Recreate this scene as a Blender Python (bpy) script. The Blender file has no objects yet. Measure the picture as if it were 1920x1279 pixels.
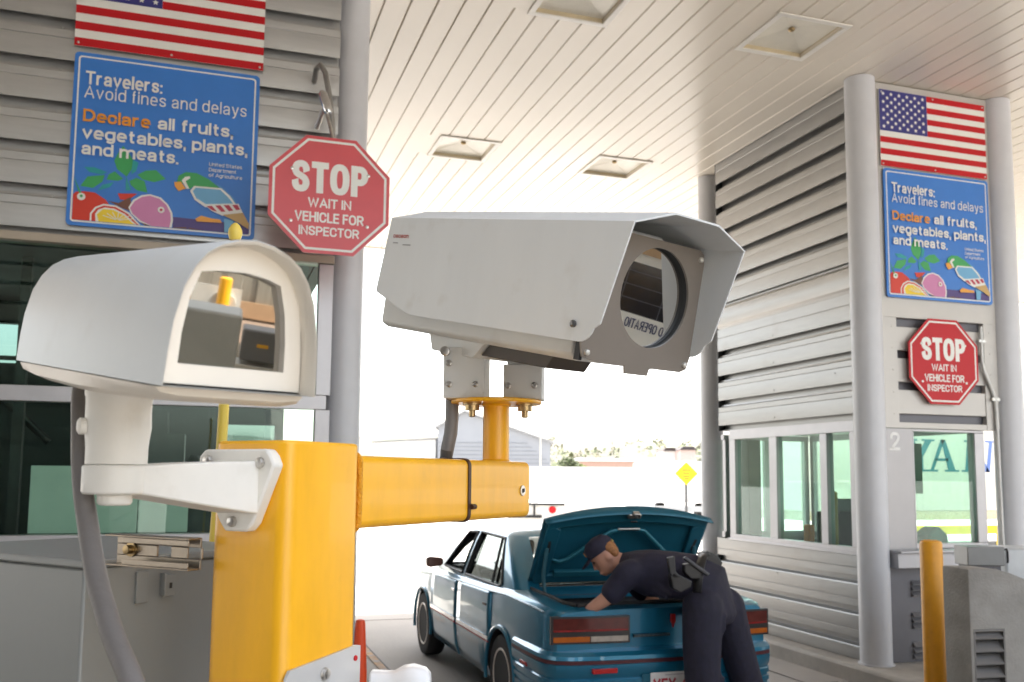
import bpy, bmesh, math, random
from mathutils import Vector as V, Matrix, Quaternion
random.seed(7)
S = bpy.context.scene
COL = S.collection
R = math.radians
PI = math.pi

# ------------------------------------------------------------------ materials
MATS = {}
def mat(name, col, rough=.5, metal=0., var=.08, scale=6., bump=0., bscale=40., coat=0., spec=.5, stretch=None, rvar=.1, trans=0., emit=None, dirt=None):
    if name in MATS: return MATS[name]
    m = bpy.data.materials.new(name); m.use_nodes = True
    nt = m.node_tree; N = nt.nodes; L = nt.links
    b = N['Principled BSDF']
    b.inputs['Roughness'].default_value = rough
    b.inputs['Metallic'].default_value = metal
    b.inputs['Specular IOR Level'].default_value = spec
    if coat:
        b.inputs['Coat Weight'].default_value = coat; b.inputs['Coat Roughness'].default_value = .04
    tc = N.new('ShaderNodeTexCoord')
    mp = N.new('ShaderNodeMapping'); L.new(tc.outputs['Object'], mp.inputs[0])
    if stretch: mp.inputs['Scale'].default_value = stretch
    nz = N.new('ShaderNodeTexNoise'); nz.inputs['Scale'].default_value = scale; nz.inputs['Detail'].default_value = 6
    nz.inputs['Roughness'].default_value = .6
    L.new(mp.outputs[0], nz.inputs['Vector'])
    rp = N.new('ShaderNodeValToRGB')
    c = V(col)
    rp.color_ramp.elements[0].position = .3; rp.color_ramp.elements[1].position = .7
    rp.color_ramp.elements[0].color = (*[x*(1-var) for x in c], 1)
    rp.color_ramp.elements[1].color = (*[min(1, x*(1+var)) for x in c], 1)
    L.new(nz.outputs['Fac'], rp.inputs[0])
    src = rp.outputs[0]
    if dirt:   # dirt = (colour, scale, threshold, amount): blotches of wear
        n3 = N.new('ShaderNodeTexNoise'); n3.inputs['Scale'].default_value = dirt[1]; n3.inputs['Detail'].default_value = 9
        L.new(tc.outputs['Object'], n3.inputs['Vector'])
        r3 = N.new('ShaderNodeMapRange'); r3.inputs[1].default_value = dirt[2]; r3.inputs[2].default_value = dirt[2]+.22
        r3.inputs[4].default_value = dirt[3]
        L.new(n3.outputs['Fac'], r3.inputs[0])
        mx = N.new('ShaderNodeMix'); mx.data_type = 'RGBA'
        mx.inputs[7].default_value = (*dirt[0], 1)
        L.new(r3.outputs[0], mx.inputs[0]); L.new(src, mx.inputs[6]); src = mx.outputs[2]
    L.new(src, b.inputs['Base Color'])
    mr = N.new('ShaderNodeMapRange')
    mr.inputs[3].default_value = max(.0, rough*(1-rvar)); mr.inputs[4].default_value = min(1, rough*(1+rvar))
    L.new(nz.outputs['Fac'], mr.inputs[0]); L.new(mr.outputs[0], b.inputs['Roughness'])
    if bump:
        n2 = N.new('ShaderNodeTexNoise'); n2.inputs['Scale'].default_value = bscale; n2.inputs['Detail'].default_value = 4
        L.new(mp.outputs[0], n2.inputs['Vector'])
        bp = N.new('ShaderNodeBump'); bp.inputs['Strength'].default_value = bump; bp.inputs['Distance'].default_value = .01
        L.new(n2.outputs['Fac'], bp.inputs['Height']); L.new(bp.outputs[0], b.inputs['Normal'])
    MATS[name] = m
    return m

def glass(name, tint, refl=.06, rough=.0, boost=1.0):
    m = bpy.data.materials.new(name); m.use_nodes = True
    nt = m.node_tree; N = nt.nodes; L = nt.links
    N.remove(N['Principled BSDF'])
    tr = N.new('ShaderNodeBsdfTransparent'); tr.inputs[0].default_value = (*tint, 1)
    gl = N.new('ShaderNodeBsdfGlossy'); gl.inputs['Roughness'].default_value = rough
    gl.inputs['Color'].default_value = (.92, .97, .95, 1)
    fr = N.new('ShaderNodeFresnel'); fr.inputs[0].default_value = 1.5
    ma = N.new('ShaderNodeMath'); ma.operation = 'MULTIPLY_ADD'; ma.use_clamp = True
    ma.inputs[1].default_value = boost; ma.inputs[2].default_value = refl
    ge = N.new('ShaderNodeNewGeometry'); mi = N.new('ShaderNodeMapRange'); mi.inputs[3].default_value = 1.5; mi.inputs[4].default_value = 1/1.5
    L.new(ge.outputs['Backfacing'], mi.inputs[0]); L.new(mi.outputs[0], fr.inputs[0])   # same reflectance from both sides
    L.new(fr.outputs[0], ma.inputs[0])
    mx = N.new('ShaderNodeMixShader')
    L.new(ma.outputs[0], mx.inputs[0]); L.new(tr.outputs[0], mx.inputs[1]); L.new(gl.outputs[0], mx.inputs[2])
    L.new(mx.outputs[0], N['Material Output'].inputs[0])
    MATS[name] = m
    return m

# ------------------------------------------------------------------ mesh builder
class MB:
    def __init__(s): s.v = []; s.f = []; s.m = []; s.T = None
    def av(s, pts, T=None):
        i = len(s.v); s.v += [(T @ V(p) if T else V(p)) for p in pts]; return i
    def face(s, pts, m=0, T=None):
        i = s.av(pts, T); s.f.append(list(range(i, i+len(pts)))); s.m.append(m)
    def box(s, a, b, m=0, T=None):
        x0, y0, z0 = [min(p, q) for p, q in zip(a, b)]; x1, y1, z1 = [max(p, q) for p, q in zip(a, b)]
        i = s.av([(x0,y0,z0),(x1,y0,z0),(x1,y1,z0),(x0,y1,z0),(x0,y0,z1),(x1,y0,z1),(x1,y1,z1),(x0,y1,z1)], T)
        for q in ((0,3,2,1),(4,5,6,7),(0,1,5,4),(1,2,6,5),(2,3,7,6),(3,0,4,7)):
            s.f.append([i+k for k in q]); s.m.append(m)
    def prism(s, poly, axis, a, b, m=0, T=None, mside=None):
        # polygon in the two other axes, extruded along axis from a to b
        def P(p, t):
            return {'x':(t,p[0],p[1]),'y':(p[0],t,p[1]),'z':(p[0],p[1],t)}[axis]
        n = len(poly)
        i = s.av([P(p, a) for p in poly] + [P(p, b) for p in poly], T)
        s.f.append([i+k for k in range(n)][::-1]); s.m.append(m)
        s.f.append([i+n+k for k in range(n)]); s.m.append(m)
        for k in range(n):
            k2 = (k+1) % n
            s.f.append([i+k, i+k2, i+n+k2, i+n+k]); s.m.append(m if mside is None else mside)
    def loft(s, rings, m=0, caps=True, closed=True, T=None, mf=None):
        n = len(rings[0]); i = s.av([p for r in rings for p in r], T)
        for a in range(len(rings)-1):
            for k in range(n if closed else n-1):
                k2 = (k+1) % n
                s.f.append([i+a*n+k, i+a*n+k2, i+(a+1)*n+k2, i+(a+1)*n+k]); s.m.append(mf(a, k) if mf else m)
        if caps and closed:
            s.f.append([i+k for k in range(n)][::-1]); s.m.append(m)
            s.f.append([i+(len(rings)-1)*n+k for k in range(n)]); s.m.append(m)
    def tube(s, path, r, n=12, m=0, T=None, caps=True):
        path = [V(p) for p in path]; rr = r if isinstance(r, (list, tuple)) else [r]*len(path)
        rings = []; prev = None
        for k, p in enumerate(path):
            d = (path[min(k+1, len(path)-1)] - path[max(k-1, 0)]).normalized()
            if prev is None:
                up = V((0,0,1)) if abs(d.z) < .9 else V((1,0,0)); x = d.cross(up).normalized()
            else:
                x = (prev - d*prev.dot(d)).normalized()
            prev = x; y = d.cross(x)
            rings.append([p + (x*math.cos(2*PI*j/n) + y*math.sin(2*PI*j/n))*rr[k] for j in range(n)])
        s.loft(rings, m, caps, True, T)
    def lathe(s, prof, axis='z', n=24, m=0, T=None, c=(0,0,0), mf=None):
        # prof: (r, t) along axis
        rings = []
        for r, t in prof:
            ring = []
            for j in range(n):
                a = 2*PI*j/n; q = (r*math.cos(a), r*math.sin(a))
                p = {'z':(q[0],q[1],t),'x':(t,q[0],q[1]),'y':(q[1],t,q[0])}[axis]
                ring.append((p[0]+c[0], p[1]+c[1], p[2]+c[2]))
            rings.append(ring)
        s.loft(rings, m, True, True, T, mf)
    def ball(s, c, r, n=16, k=10, m=0, T=None):
        rx, ry, rz = r if isinstance(r, (list, tuple)) else (r, r, r)
        rings = []
        for a in range(k+1):
            t = -PI/2 + PI*a/k; cr = max(math.cos(t), .02)
            rings.append([(c[0]+rx*cr*math.cos(2*PI*j/n), c[1]+ry*cr*math.sin(2*PI*j/n), c[2]+rz*math.sin(t)) for j in range(n)])
        s.loft(rings, m, True, True, T)
    def text(s, body, cap, T, m=0, bold=0., xs=1., align='LEFT', sp=1.):
        cu = bpy.data.curves.new('t', 'FONT'); cu.body = body; cu.size = cap/.727; cu.offset = bold*cap
        cu.align_x = align; cu.space_character = sp; cu.resolution_u = 3
        o = bpy.data.objects.new('t', cu); COL.objects.link(o)
        dg = bpy.context.evaluated_depsgraph_get(); me = o.evaluated_get(dg).to_mesh()
        i = s.av([(v.co.x*xs, v.co.y, 0) for v in me.vertices], T)
        for p in me.polygons:
            s.f.append([i+k for k in p.vertices]); s.m.append(m)
        o.evaluated_get(dg).to_mesh_clear()
        COL.objects.unlink(o); bpy.data.objects.remove(o); bpy.data.curves.remove(cu)

WM = {}   # world matrix of each thing
def thing(name, label, cat, loc=(0,0,0), M=None, group=None, kind=None):
    o = bpy.data.objects.new(name, None); COL.objects.link(o); o.empty_display_size = .2
    mw = Matrix.Translation(V(loc)) @ M.to_4x4() if M else Matrix.Translation(V(loc))
    o.matrix_world = mw; WM[o.name] = mw
    if label: o['label'] = label
    if cat: o['category'] = cat
    if group: o['group'] = group
    if kind: o['kind'] = kind
    return o
def tag(o, label=None, cat=None, group=None, kind=None):
    for k, x in (('label', label), ('category', cat), ('group', group), ('kind', kind)):
        if x: o[k] = x
    return o
def part(name, mb, mats, parent=None, world=False, bevel=0., smooth=35, seg=2, sub=0, label=None, solid=0.):
    me = bpy.data.meshes.new(name)
    vs = mb.v
    if world and parent:
        inv = wmat(parent).inverted(); vs = [inv @ p for p in vs]
    me.from_pydata([tuple(p) for p in vs], [], mb.f)
    if not isinstance(mats, (list, tuple)): mats = [mats]
    for q in mats: me.materials.append(q)
    me.polygons.foreach_set('material_index', [min(q, len(mats)-1) for q in mb.m])
    bm = bmesh.new(); bm.from_mesh(me)
    if solid or bevel: bmesh.ops.remove_doubles(bm, verts=bm.verts, dist=1e-5)
    bmesh.ops.recalc_face_normals(bm, faces=bm.faces)
    bm.to_mesh(me); bm.free()
    if smooth:
        me.polygons.foreach_set('use_smooth', [True]*len(me.polygons)); me.set_sharp_from_angle(angle=R(smooth))
    me.update()
    o = bpy.data.objects.new(name, me); COL.objects.link(o)
    if parent: o.parent = parent
    if solid:
        q = o.modifiers.new('s', 'SOLIDIFY'); q.thickness = solid; q.offset = 0
    if bevel:
        q = o.modifiers.new('b', 'BEVEL'); q.width = bevel; q.segments = seg; q.limit_method = 'ANGLE'; q.angle_limit = R(40)
    if label: o['label'] = label
    return o
def wmat(o):
    m = WM.get(o.name)
    if m is not None: return m
    if o.parent: return wmat(o.parent) @ o.matrix_basis
    return o.matrix_basis.copy()
def freeze(o):
    dg = bpy.context.evaluated_depsgraph_get()
    me = bpy.data.meshes.new_from_object(o.evaluated_get(dg), depsgraph=dg)
    o.modifiers.clear(); o.data = me
    return me
def boolean(o, cutters):
    for c in cutters:
        q = o.modifiers.new('x', 'BOOLEAN'); q.object = c; q.operation = 'DIFFERENCE'; q.solver = 'EXACT'
        q.material_mode = 'TRANSFER'
    me = freeze(o)
    for c in cutters:
        d = c.data; bpy.data.objects.remove(c); bpy.data.meshes.remove(d)
    me.polygons.foreach_set('use_smooth', [True]*len(me.polygons)); me.set_sharp_from_angle(angle=R(32))
def copy_thing(o, loc, label=None, group=None):
    c = o.copy(); COL.objects.link(c); mw = WM[o.name].copy(); mw.translation = V(loc); c.matrix_world = mw; WM[c.name] = mw
    if label: c['label'] = label
    if group: c['group'] = group
    def rec(a, b):
        for ch in list(a.children):
            d = ch.copy(); COL.objects.link(d); d.parent = b; rec(ch, d)
    rec(o, c)
    return c
def frame(yaw, t):
    a = V((math.sin(yaw)*math.cos(t), math.cos(yaw)*math.cos(t), -math.sin(t)))
    w = V((0,0,1)).cross(a).normalized(); u = a.cross(w)
    return Matrix((a, w, u)).transposed()
def XZ(x, y, z):   # text plane facing -Y (towards the viewer), origin at x,y,z
    return Matrix(((1,0,0,x),(0,0,-1,y),(0,1,0,z),(0,0,0,1)))
def rrect(w, h, r, n=5):
    out = []
    for cx, cy, a0 in ((w-r, h-r, 0), (r, h-r, 90), (r, r, 180), (w-r, r, 270)):
        out += [(cx+r*math.cos(R(a0+90*k/n)), cy+r*math.sin(R(a0+90*k/n))) for k in range(n+1)]
    return out

# ------------------------------------------------------------------ camera, world, sun
CAMH = 1.75
yaw, pit, rol = R(18.14), R(5.75), R(.49)
fw = V((math.sin(yaw)*math.cos(pit), math.cos(yaw)*math.cos(pit), math.sin(pit)))
rt = V((math.cos(yaw), -math.sin(yaw), 0)); up = rt.cross(fw)
rt, up = rt*math.cos(rol)+up*math.sin(rol), up*math.cos(rol)-rt*math.sin(rol)
cd = bpy.data.cameras.new('camera'); cam = bpy.data.objects.new('camera', cd); COL.objects.link(cam)
cam.matrix_world = Matrix.Translation((0,0,CAMH)) @ Matrix((rt, up, -fw)).transposed().to_4x4()
cd.sensor_width = 36; cd.lens = 32.749; cd.shift_y = .0413; cd.clip_start = .05; cd.clip_end = 6000
cd.dof.use_dof = True; cd.dof.focus_distance = 1.75; cd.dof.aperture_fstop = 9.5
S.camera = cam
w = bpy.data.worlds.new('World'); S.world = w; w.use_nodes = True
nt = w.node_tree; bg = nt.nodes['Background']
sky = nt.nodes.new('ShaderNodeTexSky'); sky.sky_type = 'NISHITA'; sky.sun_disc = False
SUN_EL, SUN_AZ = R(60), R(22)      # azimuth measured from +Y towards +X
sky.sun_elevation = SUN_EL; sky.sun_rotation = SUN_AZ
sky.air_density = 1.2; sky.dust_density = 4.; sky.ozone_density = .6
hs = nt.nodes.new('ShaderNodeHueSaturation'); hs.inputs['Saturation'].default_value = .45
nt.links.new(sky.outputs[0], hs.inputs['Color']); nt.links.new(hs.outputs[0], bg.inputs[0])
bg.inputs[1].default_value = .15
sd = bpy.data.lights.new('sun', 'SUN'); sd.energy = 3.4; sd.angle = R(.5); sd.color = (1, .95, .86)
so = bpy.data.objects.new('sun', sd); COL.objects.link(so)
sv = V((math.sin(SUN_AZ)*math.cos(SUN_EL), math.cos(SUN_AZ)*math.cos(SUN_EL), math.sin(SUN_EL)))
so.rotation_euler = sv.to_track_quat('Z', 'Y').to_euler(); so.location = (0, 20, 30)
S.view_settings.view_transform = 'Standard'; S.view_settings.look = 'None'
S.view_settings.gamma = 1; S.view_settings.use_curve_mapping = False
S.view_settings.exposure = 2.3
S.render.engine = 'CYCLES'
S.cycles.use_denoising = True
S.cycles.max_bounces = 10; S.cycles.diffuse_bounces = 6; S.cycles.glossy_bounces = 5; S.cycles.transparent_max_bounces = 16
S.cycles.sample_clamp_indirect = 8; S.cycles.caustics_reflective = False; S.cycles.caustics_refractive = False

# ------------------------------------------------------------------ shared materials
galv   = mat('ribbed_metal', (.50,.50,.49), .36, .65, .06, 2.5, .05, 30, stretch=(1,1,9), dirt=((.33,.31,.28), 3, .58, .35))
galv_r = mat('shaded_lane_wall_metal', (.32,.315,.305), .34, .7, .06, 2.5, .05, 30, stretch=(1,1,9), dirt=((.25,.23,.20), 3, .58, .35))  # ribbed metal copy, darkened: the lane side's dimmer surroundings put into colour
galv_d = mat('dark_ribbed_metal', (.13,.13,.145), .45, .35, .08, 3)
colp   = mat('column_paint', (.60,.61,.64), .36, .0, .04, 4, .02, 60)
ceilm  = mat('ceiling_cream', (.77,.70,.60), .27, 0, .02, .6, spec=.5, rvar=.02)
frame_m= mat('window_frame_metal', (.50,.49,.50), .4, .5, .05, 5)
dark   = mat('dark_void', (.02,.021,.022), .6, 0, .2, 4)
conc   = mat('concrete', (.34,.33,.31), .85, 0, .16, 5, .35, 60, dirt=((.20,.19,.17), 2.2, .52, .6))
concl  = mat('kerb_concrete', (.42,.40,.37), .85, 0, .14, 6, .3, 70, dirt=((.25,.23,.21), 3, .55, .5))
yel    = mat('yellow_paint', (.92,.46,.014), .36, 0, .06, 30, .02, 70, coat=.15, stretch=(1,1,.25), dirt=((.50,.24,.03), 26, .66, .25))
yel_s  = mat('yellow_bollard_paint', (.72,.32,.010), .45, 0, .08, 9, .08, 60, dirt=((.35,.2,.03), 14, .66, .7))
whitep = mat('white_paint', (.78,.77,.74), .45, 0, .03, 8)
white_pl = mat('white_cast_plastic', (.80,.78,.72), .42, 0, .03, 14, .03, 90, dirt=((.62,.58,.50), 22, .60, .45))
cream_pl = mat('cream_plastic', (.82,.76,.66), .40, 0, .03, 5, .02, 90)
steel  = mat('steel', (.55,.53,.50), .28, .9, .15, 25)
brass  = mat('yellowed_zinc', (.45,.33,.17), .35, .9, .2, 40)
rubber = mat('rubber', (.02,.02,.021), .7, 0, .2, 20)
redw   = mat('gloss_washed_sign_red', (.62,.075,.085), .3, 0, .05, 4)  # left sign's gloss wash put into a paler copy of the red
redp   = mat('sign_red', (.52,.014,.020), .35, 0, .05, 4, spec=.25)
bluep  = mat('sign_blue', (.040,.20,.62), .35, 0, .05, 3)
signw  = mat('sign_white', (.80,.80,.76), .38, 0, .03, 6)
navyp  = mat('flag_navy', (.035,.035,.20), .4, 0, .05, 6)
orangep= mat('sign_orange', (.80,.32,.03), .4, 0, .05, 6)
gl_green = glass('green_glass', (.80,.91,.86), .0, 0, .9)
gl_sky = glass('tinted_sky_glass', (.22,.29,.29), .0, 0, .6)  # panes of the added openings that mimic reflected sky
gl_dark  = glass('smoked_glass', (.30,.33,.33), .06, 0, 1.2)
gl_clear = glass('clear_glass', (.85,.9,.88), .02, 0, 1.)
# ------------------------------------------------------------------ stroke lettering
def _arc(cx, cy, rx, ry, a0, a1, n=10): return [(cx+rx*math.cos(R(a0+(a1-a0)*k/n)), cy+ry*math.sin(R(a0+(a1-a0)*k/n))) for k in range(n+1)]
def _cr(P, n=4):
    P = [V((*p, 0)) for p in P]; out = []
    for k in range(len(P)-1):
        a, b, c, d = P[max(k-1,0)], P[k], P[k+1], P[min(k+2,len(P)-1)]
        for j in range(n):
            u = j/n; q = .5*((2*b)+(c-a)*u+(2*a-5*b+4*c-d)*u*u+(3*b-a-3*c+d)*u**3); out.append((q.x, q.y))
    return out+[(P[-1].x, P[-1].y)]
_S = [(.97,.80),(.82,.95),(.5,1),(.16,.94),(.03,.77),(.14,.61),(.5,.51),(.86,.40),(.97,.22),(.82,.05),(.5,0),(.16,.06),(.02,.22)]
def _ell(x0, x1, y0, y1):   # closed rounded bowl
    return [(( x0+x1)/2+(x1-x0)/2*math.copysign(abs(math.cos(t))**.8, math.cos(t)), (y0+y1)/2+(y1-y0)/2*math.copysign(abs(math.sin(t))**.8, math.sin(t))) for t in [2*PI*k/24 for k in range(25)]]
_x = .71
_b = [(0,_x*.5)]
GLY = {
'S': (.68, [_cr(_S)]), 'T': (.64, [[(0,1),(1,1)],[(.5,1),(.5,0)]]), 'O': (.74, [_ell(0,1,0,1)]), 'P': (.66, [[(0,0),(0,1)],[(0,1),(.5,1)]+_arc(.55,.73,.45,.27,90,-90)+[(.5,.46),(0,.46)]]),
'W': (.98, [[(0,1),(.25,0),(.5,.95),(.75,0),(1,1)]]), 'A': (.74, [[(0,0),(.5,1),(1,0)],[(.2,.3),(.8,.3)]]), 'I': (.0, [[(.5,0),(.5,1)]]), 'N': (.68, [[(0,0),(0,1),(1,0),(1,1)]]),
'V': (.70, [[(0,1),(.5,0),(1,1)]]), 'E': (.58, [[(1,1),(0,1),(0,0),(1,0)],[(0,.52),(.9,.52)]]), 'H': (.68, [[(0,0),(0,1)],[(1,0),(1,1)],[(0,.52),(1,.52)]]),
'C': (.70, [_cr([(1,.74),(.86,.94),(.5,1),(.12,.9),(0,.5),(.12,.1),(.5,0),(.86,.06),(1,.26)])]), 'L': (.54, [[(0,1),(0,0),(1,0)]]), 'F': (.55, [[(0,0),(0,1),(1,1)],[(0,.52),(.85,.52)]]),
'R': (.68, [[(0,0),(0,1)],[(0,1),(.5,1)]+_arc(.55,.74,.43,.26,90,-90)+[(.5,.48),(0,.48)],[(.5,.48),(1,0)]]), 'D': (.70, [[(0,0),(0,1),(.42,1)]+_arc(.45,.5,.55,.5,90,-90)+[(.42,0),(0,0)]]),
'U': (.68, [[(0,1),(0,.3)]+_arc(.5,.3,.5,.3,180,360)+[(1,.3),(1,1)]]), 'Y': (.68, [[(0,1),(.5,.45),(1,1)],[(.5,.45),(.5,0)]]), 'X': (.68, [[(0,0),(1,1)],[(0,1),(1,0)]]),
'2': (.6, [_cr([(.02,.74),(.14,.94),(.5,1),(.88,.92),(.97,.72),(.8,.5),(.4,.24),(.02,0)])+[(1,0)]]), '4': (.6, [[(.74,0),(.74,1),(0,.28),(1,.28)]]), '-': (.32, [[(0,.4),(1,.4)]]),
'a': (.56, [_cr([(.06,_x*.78),(.2,_x*.95),(.5,_x),(.85,_x*.9),(.93,_x*.7)])+[(.93,0)], _cr([(.93,_x*.56),(.5,_x*.52),(.1,_x*.4),(.02,_x*.22),(.14,_x*.03),(.42,0),(.75,_x*.08),(.93,_x*.25)])]),
'b': (.58, [[(0,0),(0,1)],_ell(0,1,0,_x)]), 'd': (.58, [[(1,0),(1,1)],_ell(0,1,0,_x)]), 'p': (.58, [[(0,-.27),(0,_x)],_ell(0,1,0,_x)]),
'g': (.58, [_ell(0,1,0,_x),[(1,_x),(1,-.05)]+_cr([(1,-.05),(.85,-.24),(.5,-.28),(.1,-.2)])]), 'o': (.58, [_ell(0,1,0,_x)]),
'e': (.57, [[(.02,_x*.5),(1,_x*.5)]+_cr([(1,_x*.5),(.95,_x*.75),(.75,_x*.95),(.5,_x),(.2,_x*.93),(.02,_x*.5),(.15,_x*.1),(.5,0),(.78,_x*.03),(.93,_x*.12)])]),
'f': (.34, [_cr([(1,1),(.7,1),(.45,.93),(.4,.75)])+[(.4,0)],[(0,_x*.98),(.95,_x*.98)]]), 't': (.34, [[(.4,.93),(.4,.15)]+_cr([(.4,.15),(.5,.03),(.75,0),(1,.01)]),[(0,_x*.98),(1,_x*.98)]]),
'c': (.54, [_cr([(1,_x*.72),(.85,_x*.93),(.5,_x),(.12,_x*.9),(0,_x*.5),(.12,_x*.1),(.5,0),(.85,_x*.07),(1,_x*.28)])]), 'i': (.0, [[(.5,0),(.5,_x)],[(.5,.90),(.5,1)]]), 'l': (.0, [[(.5,0),(.5,1)]]), 'n': (.55, [[(0,0),(0,_x)],[(0,_x*.6)]+_cr([(0,_x*.6),(.2,_x*.92),(.55,_x),(.9,_x*.9),(1,_x*.65)])+[(1,0)]]),
'm': (.92, [[(0,0),(0,_x)],_cr([(0,_x*.7),(.12,_x*.93),(.28,_x),(.45,_x*.9),(.5,_x*.65)])+[(.5,0)],_cr([(.5,_x*.7),(.62,_x*.93),(.78,_x),(.95,_x*.9),(1,_x*.65)])+[(1,0)]]),
'r': (.34, [[(0,0),(0,_x)],_cr([(0,_x*.6),(.25,_x*.9),(.6,_x),(1,_x)])]), 's': (.52, [[(a, b*_x) for a, b in _cr(_S)]]), 'u': (.55, [[(0,_x),(0,_x*.35)]+_cr([(0,_x*.35),(.1,_x*.08),(.45,0),(.8,_x*.08),(1,_x*.4)]),[(1,_x),(1,0)]]),
'v': (.55, [[(0,_x),(.5,0),(1,_x)]]), 'y': (.55, [[(0,_x),(.52,0)],[(1,_x),(.45,-.16),(.3,-.26),(.05,-.27)]]), '.': (.0, [[(.5,-.04),(.5,.06)]]), ',': (.0, [[(.55,.06),(.55,-.06),(.35,-.2)]]), ':': (.0, [[(.5,-.04),(.5,.06)],[(.5,.56),(.5,.66)]]), ' ': (.22, []),
}
_GLYN = 0
def stroke_text(mb, body, cap, T, m=0, bold=0., xs=1., align='LEFT', sp=1.):
    t = cap*(.105+(1.55 if bold < .055 else 1.7)*bold); x = 0.; k = 0; tx = t/xs if xs else t
    out = []
    for ch in body:
        wd, st = GLY.get(ch, (.5, [_ell(0,1,0,_x)])); W_ = wd*cap*(1+bold*1.2)
        if ch in 'ftr' and bold: W_ += cap*.10
        if ch == ' ': x += cap*.30; continue
        for pl in st:
            P = [V((x+tx/2+u*max(0, W_-tx), t/2+v*(cap-t), 0)) for u, v in pl]
            P = [P[0]]+[b for a, b in zip(P, P[1:]) if (b-a).length > 1e-6]
            n = len(P); L_ = []
            for i in range(n):
                a = P[max(i-1, 0)]; b = P[min(i+1, n-1)]
                if P[0] == P[-1] and i in (0, n-1): a, b = P[-2], P[1]
                d1 = (P[i]-a).normalized() if (P[i]-a).length > 0 else (b-P[i]).normalized(); d2 = (b-P[i]).normalized() if (b-P[i]).length > 0 else d1
                d = (d1+d2); d = d.normalized() if d.length > .05 else d1
                nn = V((-d.y, d.x, 0)); q = 1/max(.5, abs(nn.dot(V((-d1.y, d1.x, 0)))))
                e = V((nn.x*tx/2*q, nn.y*t/2*q, 0)); L_.append((P[i]+e, P[i]-e))
            if P[0] != P[-1]:    # square ends
                d = (P[0]-P[1]).normalized()*t*.5; e = (P[-1]-P[-2]).normalized()*t*.5
                if ch in '.:,': pass
                elif abs(d.y) > abs(d.x): d = V((0,0,0))
                if ch in 'TEFLHAfte-Z' or True:
                    d = V((d.x*tx/t, d.y, 0)); L_[0] = (L_[0][0]+V((d.x*.0, d.y, 0)), L_[0][1]+V((d.x*.0, d.y, 0)))
            # clip strokes that must end flush at the base line or the cap line
            z = .00002*(k % 3); k += 1
            def cl_(p):
                lo = 0 if ch not in 'gpy,' else -9; y = p.y
                for i_, (u, v) in ((0, pl[0]), (1, pl[-1])): pass
                return V((p.x*xs, y, z))
            for i in range(n-1):
                mb.face([cl_(L_[i][0]), cl_(L_[i][1]), cl_(L_[i+1][1]), cl_(L_[i+1][0])], m, T)
            # extend vertical stems by half a stroke so they reach the base and cap lines
            for (p, q, vv) in ((P[0], P[1], pl[0][1]), (P[-1], P[-2], pl[-1][1])):
                d = (p-q)
                if P[0] != P[-1] and d.length and abs(d.x) > .9*d.length and ch in 'TFELZ2':
                    d = V((math.copysign(tx*.5, d.x), 0, 0)); e = V((0, t/2, 0))
                    mb.face([cl_(p+e), cl_(p-e), cl_(p-e+d), cl_(p+e+d)], m, T)
                elif P[0] != P[-1] and d.length and abs(d.y) > .8*d.length and ch not in '.:':
                    d = d.normalized()*t*.5; e = V((-d.y*tx/t, d.x, 0)); 
                    mb.face([cl_(p+e), cl_(p-e), cl_(p-e+V((0, d.y, 0))), cl_(p+e+V((0, d.y, 0)))], m, T)
        x += max(W_, tx)+cap*(.135 if not bold else .06)*sp
    return x
MB.text = stroke_text
# ================================================================== SETTING
# ground: one sheet to the horizon
def ground():
    m = mat('ground_concrete', (.36,.34,.32), .82, 0, .10, .6, .3, 25, dirt=((.25,.24,.225), .7, .5, .55))
    mb = MB()
    xs = [-3000,-600,-120,-40,-12,0,6,14,40,120,600,3000]; ys = [-3000,-600,-120,-30,-6,6,12.5,20,40,80,160,600,3000]
    i = mb.av([(x,y,0) for y in ys for x in xs]); n = len(xs)
    for b in range(len(ys)-1):
        for a in range(n-1):
            mb.f.append([i+b*n+a, i+b*n+a+1, i+(b+1)*n+a+1, i+(b+1)*n+a]); mb.m.append(0)
    o = part('ground', mb, m); tag(o, kind='structure')
    # sawn joints of the slab and worn paint
    mb = MB()
    jm = mat('joint_sealant', (.10,.095,.09), .8, 0, .2, 5)
    for x in (1.66, 3.3, 5.0):
        mb.box((x-.007, -8, .003), (x+.007, 20, .005), 0)
    for y in (-2, 2.5, 7.0, 11.5, 13.2, 16):
        mb.box((1.0, y-.007, .0055), (5.3, y+.007, .0075), 0)
    rc = random.Random(5); pth = [(1.2+.12*k, 13.75+.06*math.sin(k*.9)+rc.uniform(-.03,.03)) for k in range(16)]
    for (xa_, ya_), (xb_, yb_) in zip(pth, pth[1:]): mb.face([(xa_,ya_-.02,.004),(xb_,yb_-.02,.004),(xb_,yb_+.02,.004),(xa_,ya_+.02,.004)])
    tag(part('slab_joints', mb, jm), kind='structure')
    mb = MB()
    pm = mat('worn_orange_paint', (.50,.30,.14), .8, 0, .3, 12, dirt=((.33,.31,.29), 9, .42, .9))
    for a, b in ((4.0, 9.9), (10.6, 14)):
        mb.box((1.575, a, .008), (1.645, b, .010), 0)
    tag(part('worn_lane_line', mb, pm), kind='structure')
ground()
def island(name, x0, x1, y0, y1):
    mb = MB()
    r = .25
    mb.prism([(x0,y0+r),(x0+r*.3,y0+r*.3),(x0+r,y0),(x1-r,y0),(x1,y0+r),(x1,y1),(x0,y1)], 'z', -.05, .15)
    return tag(part(name, mb, concl, bevel=.03), kind='structure')
island('kerbed_island', -2.9, .98, -1.0, 12.6)
island('kerbed_island', 5.42, 7.75, 2.6, 12.2)

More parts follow.
